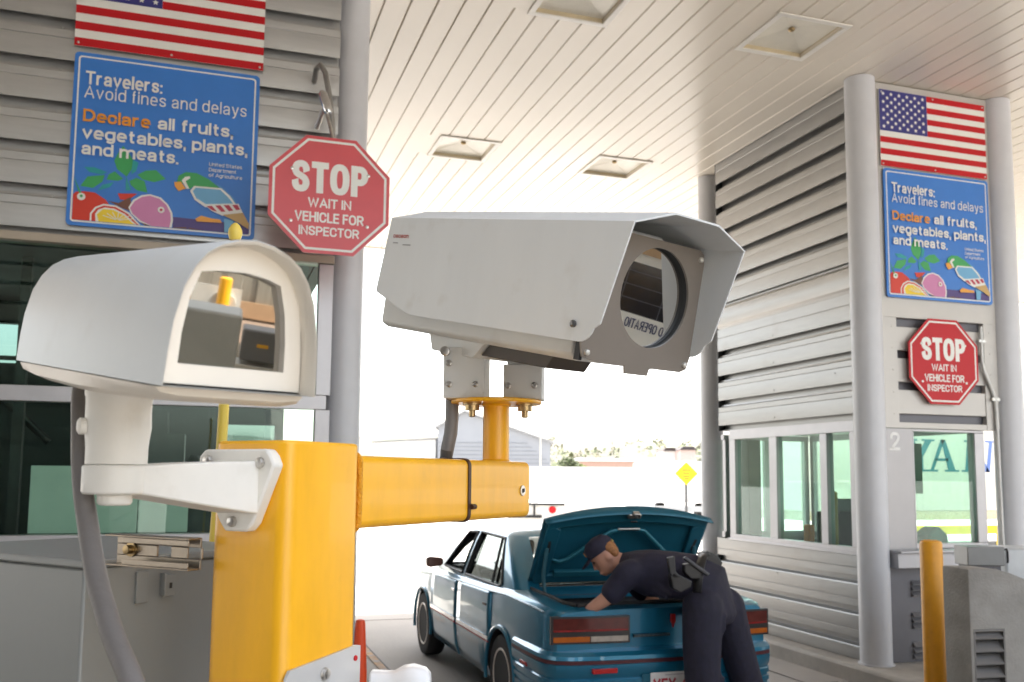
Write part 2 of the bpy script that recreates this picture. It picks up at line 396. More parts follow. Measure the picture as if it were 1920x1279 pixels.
# canopy: planked soffit, beams and fascia
CZ = 5.46
LIGHTS = [(4.555,6.415),(2.66,6.415),(2.65,9.94),(4.53,9.95),(2.65,2.9),(4.54,2.9)]
def canopy():
    x0, x1, y0, y1 = -22.0, 24.0, .5, 14.85
    t = thing('canopy', 'flat cream canopy roof of long narrow planks over the inspection lanes', 'canopy', (4, 6, CZ))
    mb = MB(); p = .2; x = x0; k = 0
    while x < x1:
        c = .008
        cuts = [y0]     # planks stop at the recessed lights
        for lx, ly in sorted(LIGHTS, key=lambda q: q[1]):
            if x+p > lx-.30 and x < lx+.30: cuts += [ly-.30, ly+.30]
        cuts.append(y1)
        for ya, yb in zip(cuts[::2], cuts[1::2]):
            mb.prism([(x, CZ+.02), (x, CZ+.008), (x+c, CZ), (x+p-.013, CZ), (x+p-.005, CZ+.008), (x+p-.005, CZ+.02)], 'y', ya, yb)
            mb.face([(x+p-.010, ya, CZ+.016), (x+p, ya, CZ+.016), (x+p, yb, CZ+.016), (x+p-.010, yb, CZ+.016)], 1)
        x += p
    part('soffit', mb, [ceilm, mat('soffit_gap', (.60,.54,.46), .7)], t, True, smooth=0)
    mb = MB(); mb.box((x0, y0, CZ+.20), (x1, y1, CZ+.75)); part('roof', mb, whitep, t, True)
    mb = MB()
    mb.box((x0-.05, y1+.003, CZ-.02), (x1+.05, y1+.08, CZ+.9)); mb.box((x0-.05, y0-.08, CZ-.02), (x1+.05, y0-.003, CZ+.9))
    mb.box((x0-.08, y0-.08, CZ-.02), (x0-.052, y1+.08, CZ+.9)); mb.box((x1+.052, y0-.08, CZ-.02), (x1+.08, y1+.08, CZ+.9))
    part('fascia', mb, whitep, t, True)
canopy()
def ceiling_light(x, y, label):
    t = thing('ceiling_light', label, 'light', (x, y, CZ), group='square recessed ceiling lights under the canopy')
    h = .345; z = -.014
    mb = MB()
    for a, b in (((-h,-h,z),(h,-h+.05,-.003)), ((-h,h-.05,z),(h,h,-.003)), ((-h,-h+.0503,z),(-h+.05,h-.0503,-.003)), ((h-.05,-h+.0503,z),(h,h-.0503,-.003))):
        mb.box(a, b)
    part('frame', mb, mat('lamp_frame', (.80,.77,.71), .4), t, bevel=.003)
    mb = MB(); q = h-.052; s = .045
    for k in range(4):      # upright sides of the recess
        c4 = [(-q,-q),(q,-q),(q,q),(-q,q)]; a, b = c4[k], c4[(k+1)%4]
        mb.face([(*a,-.004),(*b,-.004),(*b,.030),(*a,.030)], 1)
    o = [(-q,-q,.030),(q,-q,.030),(q,q,.030),(-q,q,.030)]; i_ = [(-s,-s,.075),(s,-s,.075),(s,s,.075),(-s,s,.075)]
    for k in range(4):
        mb.face([o[k], o[(k+1)%4], i_[(k+1)%4], i_[k]], 0)
    mb.face(i_, 0)
    part('lens', mb, [mat('lamp_lens', (.82,.78,.68), .2, .0, .06, 5, .2, 60), mat('lamp_side', (.55,.46,.30), .5)], t, smooth=0)
    mb = MB(); mb.ball((0,0,.066), (.03,.03,.02), 12, 6); part('bulb_socket', mb, brass, t)
    for s_ in (-1, 1):
        mb = MB(); mb.box((s_*.29, -.302, .001), (s_*.53, .302, .018)); part('filler_plate', mb, ceilm, t)
    return t
ceiling_light(4.555, 6.415, 'square ceiling light nearest the right flag panel, the largest seen whole')
ceiling_light(2.66, 6.415, 'square ceiling light cut off by the top edge of the photo')
ceiling_light(2.65, 9.94, 'far square ceiling light above the left end of the big grey camera')
ceiling_light(4.53, 9.95, 'far square ceiling light on the side towards the right booth')
ceiling_light(2.65, 2.9, 'square ceiling light straight above the yellow camera post')
ceiling_light(4.54, 2.9, 'square ceiling light above the empty approach lane')

# columns
def column(x, y, r, z0, label):
    t = thing('steel_column', label, 'column', (x, y, z0), group='round steel columns that carry the canopy')
    mb = MB(); mb.lathe([(r, .012), (r, CZ-z0-.004)], n=40); part('shaft', mb, colp, t)
    mb = MB(); mb.lathe([(r+.018, 0), (r+.018, .010), (r+.003, .0115)], n=40); part('base_ring', mb, colp, t)
    return t
column(.955, 6.98, .135, .15, 'pale grey round column behind the red stop sign on the left')
column(5.645, 6.93, .136, .15, 'pale grey round column between the ribbed wall and the booth front on the right')
column(7.24, 6.93, .136, .15, 'pale grey round column on the far right beside the conduit')
column(5.80, 9.93, .136, .15, 'pale grey round column at the far end of the right ribbed wall')
column(12.6, 12.0, .136, 0, 'distant grey round column in the next lane')

# ribbed cladding: profile swept along a horizontal direction
def ribs(mb, z_top, z_bot, pitch, P, D, O, ends=True, m=0, phase=0.):
    """P(t,out,z) builder handled by caller: D start->end along wall, O outward normal"""
    prof = []
    z = z_top
    prof.append((0, z))
    z -= phase
    first = True
    while z > z_bot + .02:
        zz = z
        # valley under the previous crest, then crest with two fine grooves
        seg = [(0, 0), (0, -.050), (-.004, -.054), (0, -.058), (0.004, -.13), (0, -.205), (-.010, -.205), (-.010, -.150), (-.085, -.150), (-.085, -.256), (-.034, -.258), (-.030, -.276), (0, -.289)]
        if z_top < 1.4: seg = [(0, 0), (.003, -.06), (0, -.125), (-.004, -.129), (0, -.133), (0, -.200), (-.052, -.207), (-.055, -.258), (-.004, -.276), (0, -.289)]
        for o_, dz in seg:
            if zz+dz < z_bot: break
            prof.append((o_, zz+dz*pitch/.29))
        z -= pitch
    prof.append((prof[-1][0], z_bot))
    A, B = P; 
    pts = [[V(A)+V(O)*o_+V((0,0,1))*(z_) for o_, z_ in prof], [V(B)+V(O)*o_+V((0,0,1))*(z_) for o_, z_ in prof]]
    i = mb.av(pts[0]+pts[1]); n = len(prof)
    for k in range(n-1):
        mb.f.append([i+k, i+k+1, i+n+k+1, i+n+k]); mb.m.append(m)

def screws(mb, pts, O, r=.008):
    for p in pts:
        p = V(p); q = Matrix.Translation(p) @ V(O).to_track_quat('Z', 'Y').to_matrix().to_4x4()
        mb.lathe([(r, 0), (r, .004), (r*.5, .006)], n=8, T=q)

# ------------------------------------------------------------------ right booth
def right_booth():
    t = thing('inspection_booth', 'grey ribbed metal inspection booth on the right, number 2 on its front', 'booth', (6.3, 8.2, .15))
    X, Y = 5.615, 6.905          # lane face, front face
    mb = MB()
    # lane wall upper, with the smooth rounded band, then lower wall
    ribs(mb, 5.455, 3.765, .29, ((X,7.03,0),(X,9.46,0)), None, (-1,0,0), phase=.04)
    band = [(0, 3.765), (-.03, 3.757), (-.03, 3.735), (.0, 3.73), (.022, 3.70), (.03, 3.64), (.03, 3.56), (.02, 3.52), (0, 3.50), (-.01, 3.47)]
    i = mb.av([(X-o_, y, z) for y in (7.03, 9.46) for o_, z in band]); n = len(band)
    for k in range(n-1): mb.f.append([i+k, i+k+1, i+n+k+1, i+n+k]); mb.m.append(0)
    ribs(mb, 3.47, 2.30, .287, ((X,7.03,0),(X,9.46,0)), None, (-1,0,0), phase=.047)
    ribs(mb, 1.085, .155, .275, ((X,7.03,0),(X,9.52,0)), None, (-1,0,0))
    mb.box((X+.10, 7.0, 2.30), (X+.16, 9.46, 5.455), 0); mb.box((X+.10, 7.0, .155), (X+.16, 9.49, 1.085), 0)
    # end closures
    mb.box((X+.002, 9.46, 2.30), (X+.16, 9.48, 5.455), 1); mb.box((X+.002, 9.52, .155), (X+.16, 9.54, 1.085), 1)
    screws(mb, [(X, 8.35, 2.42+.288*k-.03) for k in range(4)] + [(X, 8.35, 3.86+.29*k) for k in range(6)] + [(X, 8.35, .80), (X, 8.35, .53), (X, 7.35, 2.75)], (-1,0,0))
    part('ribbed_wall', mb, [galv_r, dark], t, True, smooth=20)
    # other outer walls above the glazing
    mb = MB()
    mb.box((X+.162, 9.5, 2.30), (7.35, 9.62, 5.455)); mb.box((7.25, 7.06, 2.30), (7.35, 9.498, 5.455))
    mb.box((X+.162, 9.5, .155), (6.92, 9.6, 1.085)); mb.box((6.84, 7.06, .155), (6.92, 9.498, 1.085))
    mb.box((X+.162, 6.99, 2.262), (7.248, 9.49, 2.298))
    part('rear_wall', mb, galv, t, True)
    # front: flat sign panel, stiles, louvre slots
    mb = MB()
    xa, xb = 5.76, 7.12
    mb.box((xa, Y, 3.235), (xb, Y+.05, 5.45), 0)
    mb.box((xa, Y, 2.222), (5.955, Y+.05, 3.2348), 0); mb.box((6.955, Y, 2.222), (xb, Y+.05, 3.2348), 0)
    for z in (2.935, 2.645, 2.355):
        mb.box((5.9555, Y+.008, z), (6.9545, Y+.05, z+.215 if z < 2.9 else z+.215), 0)
    mb.box((5.9555, Y+.004, 2.222), (6.9545, Y+.05, 2.275), 0)
    mb.box((5.9555, Y+.052, 2.222), (6.9545, Y+.12, 3.24), 1)
    screws(mb, [(5.90, Y, 3.15-.2*k) for k in range(5)] + [(7.02, Y, 3.15-.2*k) for k in range(5)], (0,-1,0), .007)
    part('front_panel', mb, [mat('front_sheet_metal', (.52,.50,.47), .42, .25, .05, 3), galv_d], t, True, bevel=.004)
    # wall beside the window with the number 2
    mb = MB(); mb.box((5.76, Y+.012, .99), (6.10, Y+.05, 2.218), 0)
    nump = part('number_panel', mb, mat('number_panel_metal', (.42,.41,.415), .36, .25, .04, 3), t, True)
    mb = MB(); mb.text('2', .165, XZ(5.850, Y+.0095, 2.02), 0, .04, 1.05)
    part('number', mb, mat('number_white', (.85,.85,.83), .5), nump, True, smooth=0)
    # front window frame + glass
    mb = MB(); f = .045
    mb.box((6.1005, Y+.008, 2.195), (6.92, Y+.075, 2.2175)); mb.box((6.1005, Y+.008, 1.14), (6.92, Y+.075, 1.185))
    mb.box((6.1005, Y+.010, 1.1853), (6.115, Y+.075, 2.1947)); mb.box((6.81, Y+.010, 1.1853), (6.92, Y+.075, 2.1947))
    wf = part('window_frame', mb, frame_m, t, True, bevel=.004)
    mb = MB(); mb.box((6.1153, Y+.035, 1.1855), (6.8097, Y+.043, 2.1945)); part('window_pane', mb, gl_green, wf, True)
    # right side window and back window (seen through the front glass)
    mb = MB()
    mb.box((6.86, 7.0, 1.086), (6.92, 9.49, 1.15)); mb.box((6.86, 7.0, 2.20), (6.92, 9.49, 2.26))
    for y in (7.0, 8.2, 9.43): mb.box((6.862, y, 1.1503), (6.918, y+.06, 2.1997))
    wf2 = part('window_frame', mb, frame_m, t, True)
    mb = MB(); mb.box((6.885, 7.061, 1.1505), (6.893, 9.429, 2.1995)); part('window_pane', mb, gl_green, wf2, True)
    mb = MB()
    mb.box((5.70, 9.5, 1.086), (6.86, 9.56, 1.15)); mb.box((5.70, 9.5, 2.20), (6.86, 9.56, 2.26))
    for x in (5.72, 6.25, 6.79): mb.box((x, 9.502, 1.1503), (x+.06, 9.558, 2.1997))
    wf3 = part('window_frame', mb, frame_m, t, True)
    mb = MB(); mb.box((5.781, 9.525, 1.1505), (6.789, 9.533, 2.1995)); part('window_pane', mb, gl_green, wf3, True)
    # lane-side window with three panes
    mb = MB(); x0, x1 = X-.012, X+.07
    mb.box((x0, 6.99, 2.19), (x1, 9.23, 2.296)); mb.box((x0, 6.99, 1.09), (x1, 9.23, 1.145)); mb.box((x0-.012, 6.99, 1.075), (x0-.0005, 9.25, 1.10))
    for a, b in ((6.99,7.16),(7.495,7.60),(8.315,8.45),(9.11,9.23)): mb.box((x0+.002, a, 1.1453), (x1, b, 2.1897))
    wf4 = part('window_frame', mb, frame_m, t, True, bevel=.004)
    for a, b in ((7.1603,7.4947),(7.6003,8.3147),(8.4503,9.1097)):
        mb = MB(); mb.box((X+.025, a, 1.1455), (X+.033, b, 2.1895)); part('window_pane', mb, gl_green, wf4, True)
    # counter and lower front
    mb = MB(); mb.box((5.77, Y-.18, 1.115), (7.05, Y+.007, 1.139)); mb.box((5.77, Y-.14, .985), (7.05, Y+.009, 1.1145))
    part('counter', mb, mat('counter_metal', (.42,.42,.44), .35, .4, .05, 4), t, True, bevel=.005)
    mb = MB(); mb.box((5.77, Y+.003, .155), (7.05, Y+.06, .984))
    for z in (.72, .44, .18):
        for a in (0, .055, .11):
            mb.prism([(Y+.0025, z+a*.9), (Y-.028, z+a*.9+.008), (Y-.028, z+a*.9+.014), (Y+.0025, z+a*.9+.045)], 'x', 6.02, 6.88, 1)
    part('lower_front', mb, [galv_d, mat('vent_slat_dark', (.16,.16,.17), .45, .3)], t, True)
    mb = MB(); mb.box((5.70, 7.0, .155), (6.835, 9.49, .22)); part('floor_slab', mb, galv_d, t, True)
    # desk inside
    mb = MB(); mb.box((5.70, 7.05, 1.06), (6.82, 7.55, 1.10)); mb.box((5.71, 7.56, .98), (6.0, 9.3, 1.02)); mb.box((5.74, 7.1, .23), (6.78, 7.5, 1.055))
    part('desk', mb, mat('desk_laminate', (.30,.29,.27), .5), t, True, bevel=.006)
    return t
right_booth()

# ------------------------------------------------------------------ left booth
def left_booth():
    t = thing('inspection_booth', 'grey ribbed metal inspection booth on the left with wide dark green windows', 'booth', (-.9, 8.2, .15))
    Y = 6.80; xa, xb = -2.75, .845
    mb = MB()
    ribs(mb, 5.455, 3.352, .297, ((xb,Y,0),(xa,Y,0)), None, (0,-1,0), phase=.075)
    mb.box((xa, Y+.10, 3.352), (xb, Y+.16, 5.455), 0)
    ribs(mb, 1.282, .155, .29, ((xb,Y,0),(xa,Y,0)), None, (0,-1,0)); mb.box((xa, Y+.10, .155), (xb, Y+.16, 1.282), 0)
    screws(mb, [(x, Y, 4.80-.297*k) for k in range(5) for x in (-1.05, -2.1)], (0,-1,0))
    part('ribbed_wall', mb, galv, t, True, smooth=20)
    mb = MB()
    mb.box((xb-.10, Y+.162, .155), (xb-.004, 9.8, 1.28)); mb.box((xb-.10, Y+.162, 3.352), (xb-.004, 9.8, 5.455))
    mb.box((xa, Y+.162, .155), (xa+.1, 9.8, 5.455))
    e = xa+.102
    for a, b, z0, z1 in ((-2.05,-1.42,2.50,3.15), (.12,.66,1.75,2.25)):      # rear wall round two added openings, standing in for sky reflections
        mb.box((e, 9.7, .155), (a, 9.8, 5.455)); mb.box((a+.0005, 9.702, .155), (b-.0005, 9.798, z0)); mb.box((a+.0005, 9.702, z1), (b-.0005, 9.798, 5.455)); e = b
        mb.box((a+.001, 9.72, (z0+z1)/2-.02), (b-.001, 9.77, (z0+z1)/2+.02))
    mb.box((e, 9.7, .155), (xb-.102, 9.8, 5.455))
    SKY_PANES = ((-2.05,-1.42,2.50,3.15), (.12,.66,1.75,2.25))
    part('rear_wall', mb, mat('booth_lining_dark', (.06,.07,.068), .6, 0, .15, 3), t, True)
    for a, b, z0, z1 in SKY_PANES:
        m2 = MB(); m2.face([(a+.001, 9.745, z0+.001), (b-.001, 9.745, z0+.001), (b-.001, 9.745, z1-.001), (a+.001, 9.745, z1-.001)]); part('sky_pane', m2, gl_sky, t, True, smooth=0)
    mb = MB(); mb.box((xa+.102, Y+.164, 3.36), (xb-.102, 9.698, 3.42)); mb.box((xa+.102, Y+.164, .155), (xb-.102, 9.698, .2))
    part('interior_lining', mb, mat('dark_interior', (.045,.05,.05), .6, 0, .2, 3), t, True)
    # head beam (tan), frame, mullions
    mb = MB(); mb.box((xa, Y-.02, 3.292), (xb, Y+.12, 3.350))
    part('window_head', mb, mat('tan_flashing', (.40,.34,.27), .5, .1, .06, 4), t, True, bevel=.004)
    mb = MB()
    mb.box((xa, Y+.002, 2.222), (xb-.03, Y+.10, 2.326)); mb.box((xa, Y-.01, 1.284), (xb, Y+.12, 1.346))
    for a, b in ((.738,.843),(-1.62,-1.55)):
        mb.box((a, Y+.004, 1.3465), (b, Y+.098, 2.2215)); mb.box((a, Y+.004, 2.3265), (b, Y+.098, 3.2915))
    wf = part('window_frame', mb, frame_m, t, True, bevel=.004)
    for z0, z1 in ((1.3467,2.2213),(2.3267,3.2913)):
        for a, b in ((-1.5497,.7377),(xa+.01,-1.6203)):
            mb = MB(); mb.box((a, Y+.045, z0), (b, Y+.053, z1)); part('window_pane', mb, gl_green, wf, True)
    # inside: dark racks, uprights, pale board leaning at the glass, desk
    mb = MB()
    for x in (-2.3,-1.35,-.9,-.62,.02): mb.box((x, 7.6, .2), (x+.07, 7.68, 3.35))
    mb.box((-2.5, 7.7, 1.0), (.5, 8.3, 1.06)); mb.box((-.55, 7.35, 1.2), (-.15, 7.75, 2.05)); mb.box((-.62, 8.6, 1.0), (-.32, 9.0, 2.3)); mb.box((-.45, 7.3, 1.3), (.1, 7.5, 1.5)); mb.tube([(-2.4,8.2,3.2),(-1.2,8.3,2.0)], .03, 8); mb.box((-2.5, 9.0, 2.5), (.6, 9.4, 2.7))
    part('interior_rack', mb, mat('rack_dark', (.05,.05,.05), .5, .2, .2, 4), t, True)
    mb = MB(); mb.box((-1.10, 6.93, 1.35), (-.43, 6.95, 1.80)); mb.box((-.425, 6.96, 1.35), (-.10, 6.98, 1.66))
    part('notice_board', mb, mat('board_pale', (.62,.66,.60), .5, 0, .06, 4), t, True)
    for k in range(4):
        mb = MB(); mb.box((-.82+.12*k, 6.926, 1.755), (-.79+.12*k, 6.929, 1.765)); part('board_clip', mb, whitep, t, True)
    return t
left_booth()

# ------------------------------------------------------------------ signs
def flag_panel(x0, z0, W, H, Y, label):
    t = thing('flag_panel', label, 'flag', (x0+W/2, Y, z0), group='striped flag panels above the blue signs')
    mb = MB(); mb.box((x0, Y, z0), (x0+W, Y+.008, z0+H)); pl = part('panel', mb, signw, t, True)
    mb = MB(); s = H/13
    for k in range(13):
        if k % 2 == 0:
            a = x0 + (W*.44 if k >= 6 else 0)
            mb.face([(a+(.001 if k>=6 else 0), Y-.0012, z0+s*k), (x0+W, Y-.0012, z0+s*k), (x0+W, Y-.0012, z0+s*(k+1)), (a+(.001 if k>=6 else 0), Y-.0012, z0+s*(k+1))], 0)
    mb.face([(x0, Y-.0012, z0+6*s), (x0+W*.44, Y-.0012, z0+6*s), (x0+W*.44, Y-.0012, z0+H), (x0, Y-.0012, z0+H)], 1)
    part('stripes', mb, [redp, navyp], pl, True, smooth=0)
    mb = MB()
    for r in range(9):
        for c in range(6 if r % 2 == 0 else 5):
            cx = x0 + W*.44*((c*2+1+(r % 2))/12); cz = z0+6*s + 7*s*((r+1)/10)
            pts = []
            for k in range(10):
                q = .021 if k % 2 == 0 else .010
                a = PI/2+k*PI/5; pts.append((cx+q*math.cos(a), Y-.0022, cz+q*math.sin(a)))
            mb.face(pts)
    part('stars', mb, signw, pl, True, smooth=0)
    mb = MB(); screws(mb, [(x0+W*f, Y-.001, z0+H*g) for f in (.02,.5,.98) for g in (.03,.97)], (0,-1,0), .008)
    part('screw', mb, steel, pl, True)
    return t
ART = [
('purple', [(0.552,0.096),(0.669,0.094),(0.821,0.091),(0.967,0.085),(0.973,0.012),(0.848,0.012),(0.553,0.013)]),
('leaf', [(0.272,0.481),(0.247,0.434),(0.23,0.389),(0.247,0.342),(0.298,0.304),(0.323,0.35),(0.326,0.406),(0.302,0.447)]),
('leaf', [(0.353,0.322),(0.396,0.351),(0.451,0.36),(0.505,0.313),(0.444,0.288),(0.382,0.297)]),
('leaf', [(0.313,0.281),(0.348,0.303),(0.393,0.289),(0.411,0.223),(0.357,0.23),(0.323,0.257)]),
('leaf', [(0.196,0.275),(0.205,0.307),(0.236,0.328),(0.282,0.29),(0.256,0.275)]),
('leaf', [(0.064,0.225),(0.098,0.283),(0.186,0.302),(0.175,0.261),(0.129,0.22)]),
('teal', [(0.079,0.336),(0.133,0.339),(0.196,0.318),(0.172,0.303),(0.107,0.309)]),
('teal', [(0.153,0.207),(0.176,0.243),(0.234,0.264),(0.214,0.234)]),
('teal', [(0.295,0.31),(0.324,0.227),(0.297,0.224)]),
('teal', [(0.326,0.406),(0.357,0.391),(0.346,0.34),(0.322,0.319)]),
('tomato', [(0.018,0.175),(0.045,0.19),(0.087,0.197),(0.141,0.194),(0.197,0.159),(0.226,0.12),(0.201,0.081),(0.17,0.054),(0.167,0.018),(0.018,0.02)]),
('leaf', [(0.020,0.269),(0.03,0.27),(0.081,0.167),(0.068,0.161)]),
('tomato', [(0.257,0.202),(0.358,0.211),(0.316,0.171),(0.272,0.167)]),
('brown', [(0.208,0.154),(0.263,0.147),(0.326,0.19),(0.331,0.105),(0.286,0.119)]),
('white', [(0.316,0.128),(0.338,0.173),(0.381,0.204),(0.425,0.215),(0.482,0.202),(0.523,0.165),(0.548,0.118),(0.553,0.075),(0.547,0.014),(0.44,0.019),(0.378,0.048),(0.331,0.092)]),
('pink', [(0.324,0.125),(0.347,0.167),(0.384,0.195),(0.425,0.206),(0.477,0.193),(0.515,0.161),(0.538,0.114),(0.542,0.074),(0.535,0.027),(0.443,0.028),(0.383,0.057),(0.339,0.093)]),
('white', [(0.121,0.02),(0.121,0.074),(0.145,0.112),(0.187,0.134),(0.252,0.131),(0.32,0.098),(0.367,0.047),(0.384,0.014),(0.172,0.013)]),
('tomato', [(0.13,0.021),(0.13,0.072),(0.152,0.105),(0.189,0.125),(0.25,0.122),(0.315,0.089),(0.359,0.043),(0.373,0.015),(0.172,0.015)]),
('white', [(0.151,0.016),(0.147,0.073),(0.162,0.099),(0.194,0.114),(0.243,0.112),(0.299,0.087),(0.345,0.045),(0.364,0.016)]),
('yellow', [(0.167,0.018),(0.156,0.071),(0.186,0.104),(0.238,0.104),(0.293,0.08),(0.337,0.041),(0.355,0.016)]),
('brown', [(0.378,0.048),(0.406,0.041),(0.44,0.019),(0.407,0.015)]),
('brown', [(0.443,0.022),(0.541,0.024),(0.542,0.014),(0.446,0.014)]),
('brown', [(0.547,0.019),(0.592,0.038),(0.626,0.042),(0.627,0.025),(0.559,0.014)]),
('brown', [(0.637,0.041),(0.678,0.035),(0.719,0.014),(0.644,0.017)]),
('teal2', [(0.777,0.315),(0.813,0.294),(0.874,0.242),(0.926,0.157),(0.901,0.181),(0.814,0.274)]),
('leaf', [(0.565,0.303),(0.572,0.339),(0.611,0.365),(0.669,0.365),(0.735,0.337),(0.789,0.298),(0.808,0.277),(0.655,0.284),(0.633,0.266),(0.597,0.297)]),
('white', [(0.638,0.257),(0.658,0.288),(0.807,0.29),(0.856,0.25),(0.891,0.202),(0.724,0.168),(0.664,0.206)]),
('sky', [(0.652,0.256),(0.667,0.278),(0.802,0.28),(0.845,0.242),(0.876,0.205),(0.726,0.187),(0.673,0.217)]),
('orange', [(0.551,0.299),(0.585,0.305),(0.615,0.268),(0.599,0.26),(0.576,0.248),(0.555,0.274)]),
('white', [(0.59,0.312),(0.607,0.336),(0.632,0.342),(0.636,0.331),(0.611,0.311),(0.633,0.268),(0.618,0.267)]),
('white', [(0.724,0.177),(0.906,0.207),(0.932,0.152),(0.82,0.126),(0.76,0.149)]),
('crimson', [(0.73,0.175),(0.759,0.18),(0.789,0.149),(0.766,0.151)]),
('crimson', [(0.776,0.183),(0.805,0.188),(0.836,0.153),(0.813,0.149)]),
('crimson', [(0.823,0.19),(0.853,0.194),(0.878,0.163),(0.854,0.157)]),
('crimson', [(0.87,0.196),(0.9,0.2),(0.916,0.173),(0.895,0.167)]),
('tan', [(0.82,0.132),(0.932,0.155),(0.968,0.091),(0.966,0.06),(0.904,0.095)]),
('orange', [(0.672,0.094),(0.703,0.116),(0.762,0.105),(0.809,0.103),(0.816,0.084),(0.682,0.079)]),
('sky', [(0.829,0.111),(0.88,0.103),(0.872,0.013),(0.833,0.013)]),
]
ACOL = dict(purple=(.075,.045,.20), leaf=(.045,.36,.10), teal=(.02,.33,.33), tomato=(.62,.035,.012), brown=(.16,.06,.035), white=(.78,.78,.74), pink=(.60,.22,.42),
            yellow=(.85,.62,.03), teal2=(.10,.33,.60), sky=(.16,.42,.66), orange=(.80,.36,.05), crimson=(.48,.03,.07), tan=(.55,.36,.13))
cl = lambda q: min(max(q, .031), .969)
def blue_sign(x0, z0, W, H, Y, label):
    t = thing('declaration_sign', label, 'sign', (x0+W/2, Y, z0), group='blue traveller signs with fruit and a parrot')
    mb = MB(); mb.prism([(x0+p[0], z0+p[1]) for p in rrect(W, H, .03)], 'y', Y, Y+.012)
    pl = part('panel', mb, bluep, t, True)
    mb = MB(); a = rrect(W-.05, H-.05, .022); b = rrect(W-.071, H-.071, .016); n = len(a)
    i = mb.av([(x0+.025+p[0], Y-.001, z0+.025+p[1]) for p in a] + [(x0+.0355+p[0], Y-.001, z0+.0355+p[1]) for p in b])
    for k in range(n): mb.f.append([i+k, i+(k+1)%n, i+n+(k+1)%n, i+n+k]); mb.m.append(0)
    part('border', mb, signw, pl, True, smooth=0)
    mb = MB(); keys = list(ACOL)
    for j, (c, poly) in enumerate(ART):
        mb.face([(x0+W*cl(u), Y-.0014-.0003*j, z0+H*cl(v)) for u, v in poly], keys.index(c))
    def disc(u, v, r, c, j):
        mb.face([(x0+W*cl(u)+r*math.cos(k*PI/8), Y-.0014-.0003*j, z0+H*cl(v)+r*math.sin(k*PI/8)) for k in range(16)], keys.index(c))
    disc(.073,.163,.026,'white',40); disc(.073,.166,.010,'leaf',41); disc(.488,.128,.022,'white',42); disc(.488,.128,.010,'crimson',43)
    for k in range(7):   # slice segments
        a = R(20+22*k); u, v = .262, .045
        mb.face([(x0+W*cl(u+d*math.cos(a)+e*math.sin(a)), Y-.0145, z0+H*cl(v+.55*d*math.sin(a)-e*math.cos(a))) for d, e in ((.01,-.002),(.085,-.002),(.085,.002),(.01,.002))], keys.index('white'))
    part('picture', mb, [mat('art_'+k, c, .38, 0, .04, 6) for k, c in ACOL.items()], pl, True, smooth=0)
    mb = MB()
    def tx(s, u, v, u1, cap, bold, m=0):
        tmp = MB(); tmp.text(s, cap*H, Matrix.Identity(4), 0, bold); wd = max(p.x for p in tmp.v)   # fit to the width u..u1
        mb.text(s, cap*H, XZ(x0+W*u, Y-.016, z0+H*v), m, bold, (u1-u)*W/wd)
    tx('Travelers:', .062, .812, .464, .078, .035)
    tx('Avoid fines and delays', .06, .733, .93, .072, .0)
    tx('Declare', .06, .596, .414, .072, .05, 1)
    tx('all fruits,', .448, .598, .874, .072, .05)
    tx('vegetables, plants,', .06, .497, .957, .072, .05)
    tx('and meats.', .06, .405, .571, .072, .05)
    tx('United States', .735, .414, .918, .022, .02); tx('Department', .735, .382, .885, .022, .02); tx('of Agriculture', .735, .350, .922, .022, .02)
    part('lettering', mb, [signw, orangep], pl, True, smooth=0)
    return t
flag_panel(5.825, 4.645, 1.235, .735, 6.885, 'striped flag panel under the canopy on the right booth front')
blue_sign(5.843, 3.415, 1.215, 1.21, 6.880, 'blue travelers sign on the right booth above the small stop sign')
flag_panel(-.965, 4.675, 1.255, .76, 6.765, 'striped flag panel cut by the top of the photo on the left booth')
blue_sign(-.955, 3.415, 1.225, 1.215, 6.760, 'large blue travelers sign on the left booth above the dark windows')

def stop_sign(cx, cz, Wd, Y, label):
    t = thing('stop_sign', label, 'sign', (cx, Y, cz), group='red octagonal stop signs with instructions')
    r = Wd/2/math.cos(PI/8)
    oc = lambda q: [(cx+q*math.cos(PI/8+k*PI/4), cz+q*math.sin(PI/8+k*PI/4)) for k in range(8)]
    mb = MB(); mb.prism(oc(r), 'y', Y, Y+.006); pl = part('panel', mb, redw if Wd > .792 else redp, t, True)
    mb = MB(); a, b = oc(r*.945), oc(r*.905)
    i = mb.av([(p[0], Y-.001, p[1]) for p in a+b])
    for k in range(8): mb.f.append([i+k, i+(k+1)%8, i+8+(k+1)%8, i+8+k]); mb.m.append(0)
    part('border', mb, signw, pl, True, smooth=0)
    mb = MB(); q = Wd/.79
    def ln(s, z, w, cap, bold):
        tmp = MB(); tmp.text(s, cap*q, Matrix.Identity(4), 0, bold); xs = [p.x for p in tmp.v]; wd = max(xs)-min(xs)
        f = w*q/wd; mb.text(s, cap*q, XZ(cx-w*q/2-min(xs)*f, Y-.0015, cz+z*q), 0, bold, f)
    ln('STOP', .008, .50, .212, .062); ln('WAIT IN', -.088, .285, .064, .045); ln('VEHICLE FOR', -.187, .45, .068, .045); ln('INSPECTOR', -.277, .395, .062, .045)
    part('lettering', mb, signw, pl, True, smooth=0)
    mb = MB(); screws(mb, [(cx+dx*q, Y, cz+dz*q) for dx in (-.25,.25) for dz in (-.19,.16)], (0,-1,0), .012 if Wd > .78 else .008)
    part('bolt', mb, steel, pl, True)
    return t
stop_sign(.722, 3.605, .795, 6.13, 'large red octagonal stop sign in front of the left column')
stop_sign(6.437, 2.842, .79, 6.86, 'red octagonal stop sign below the right blue sign')
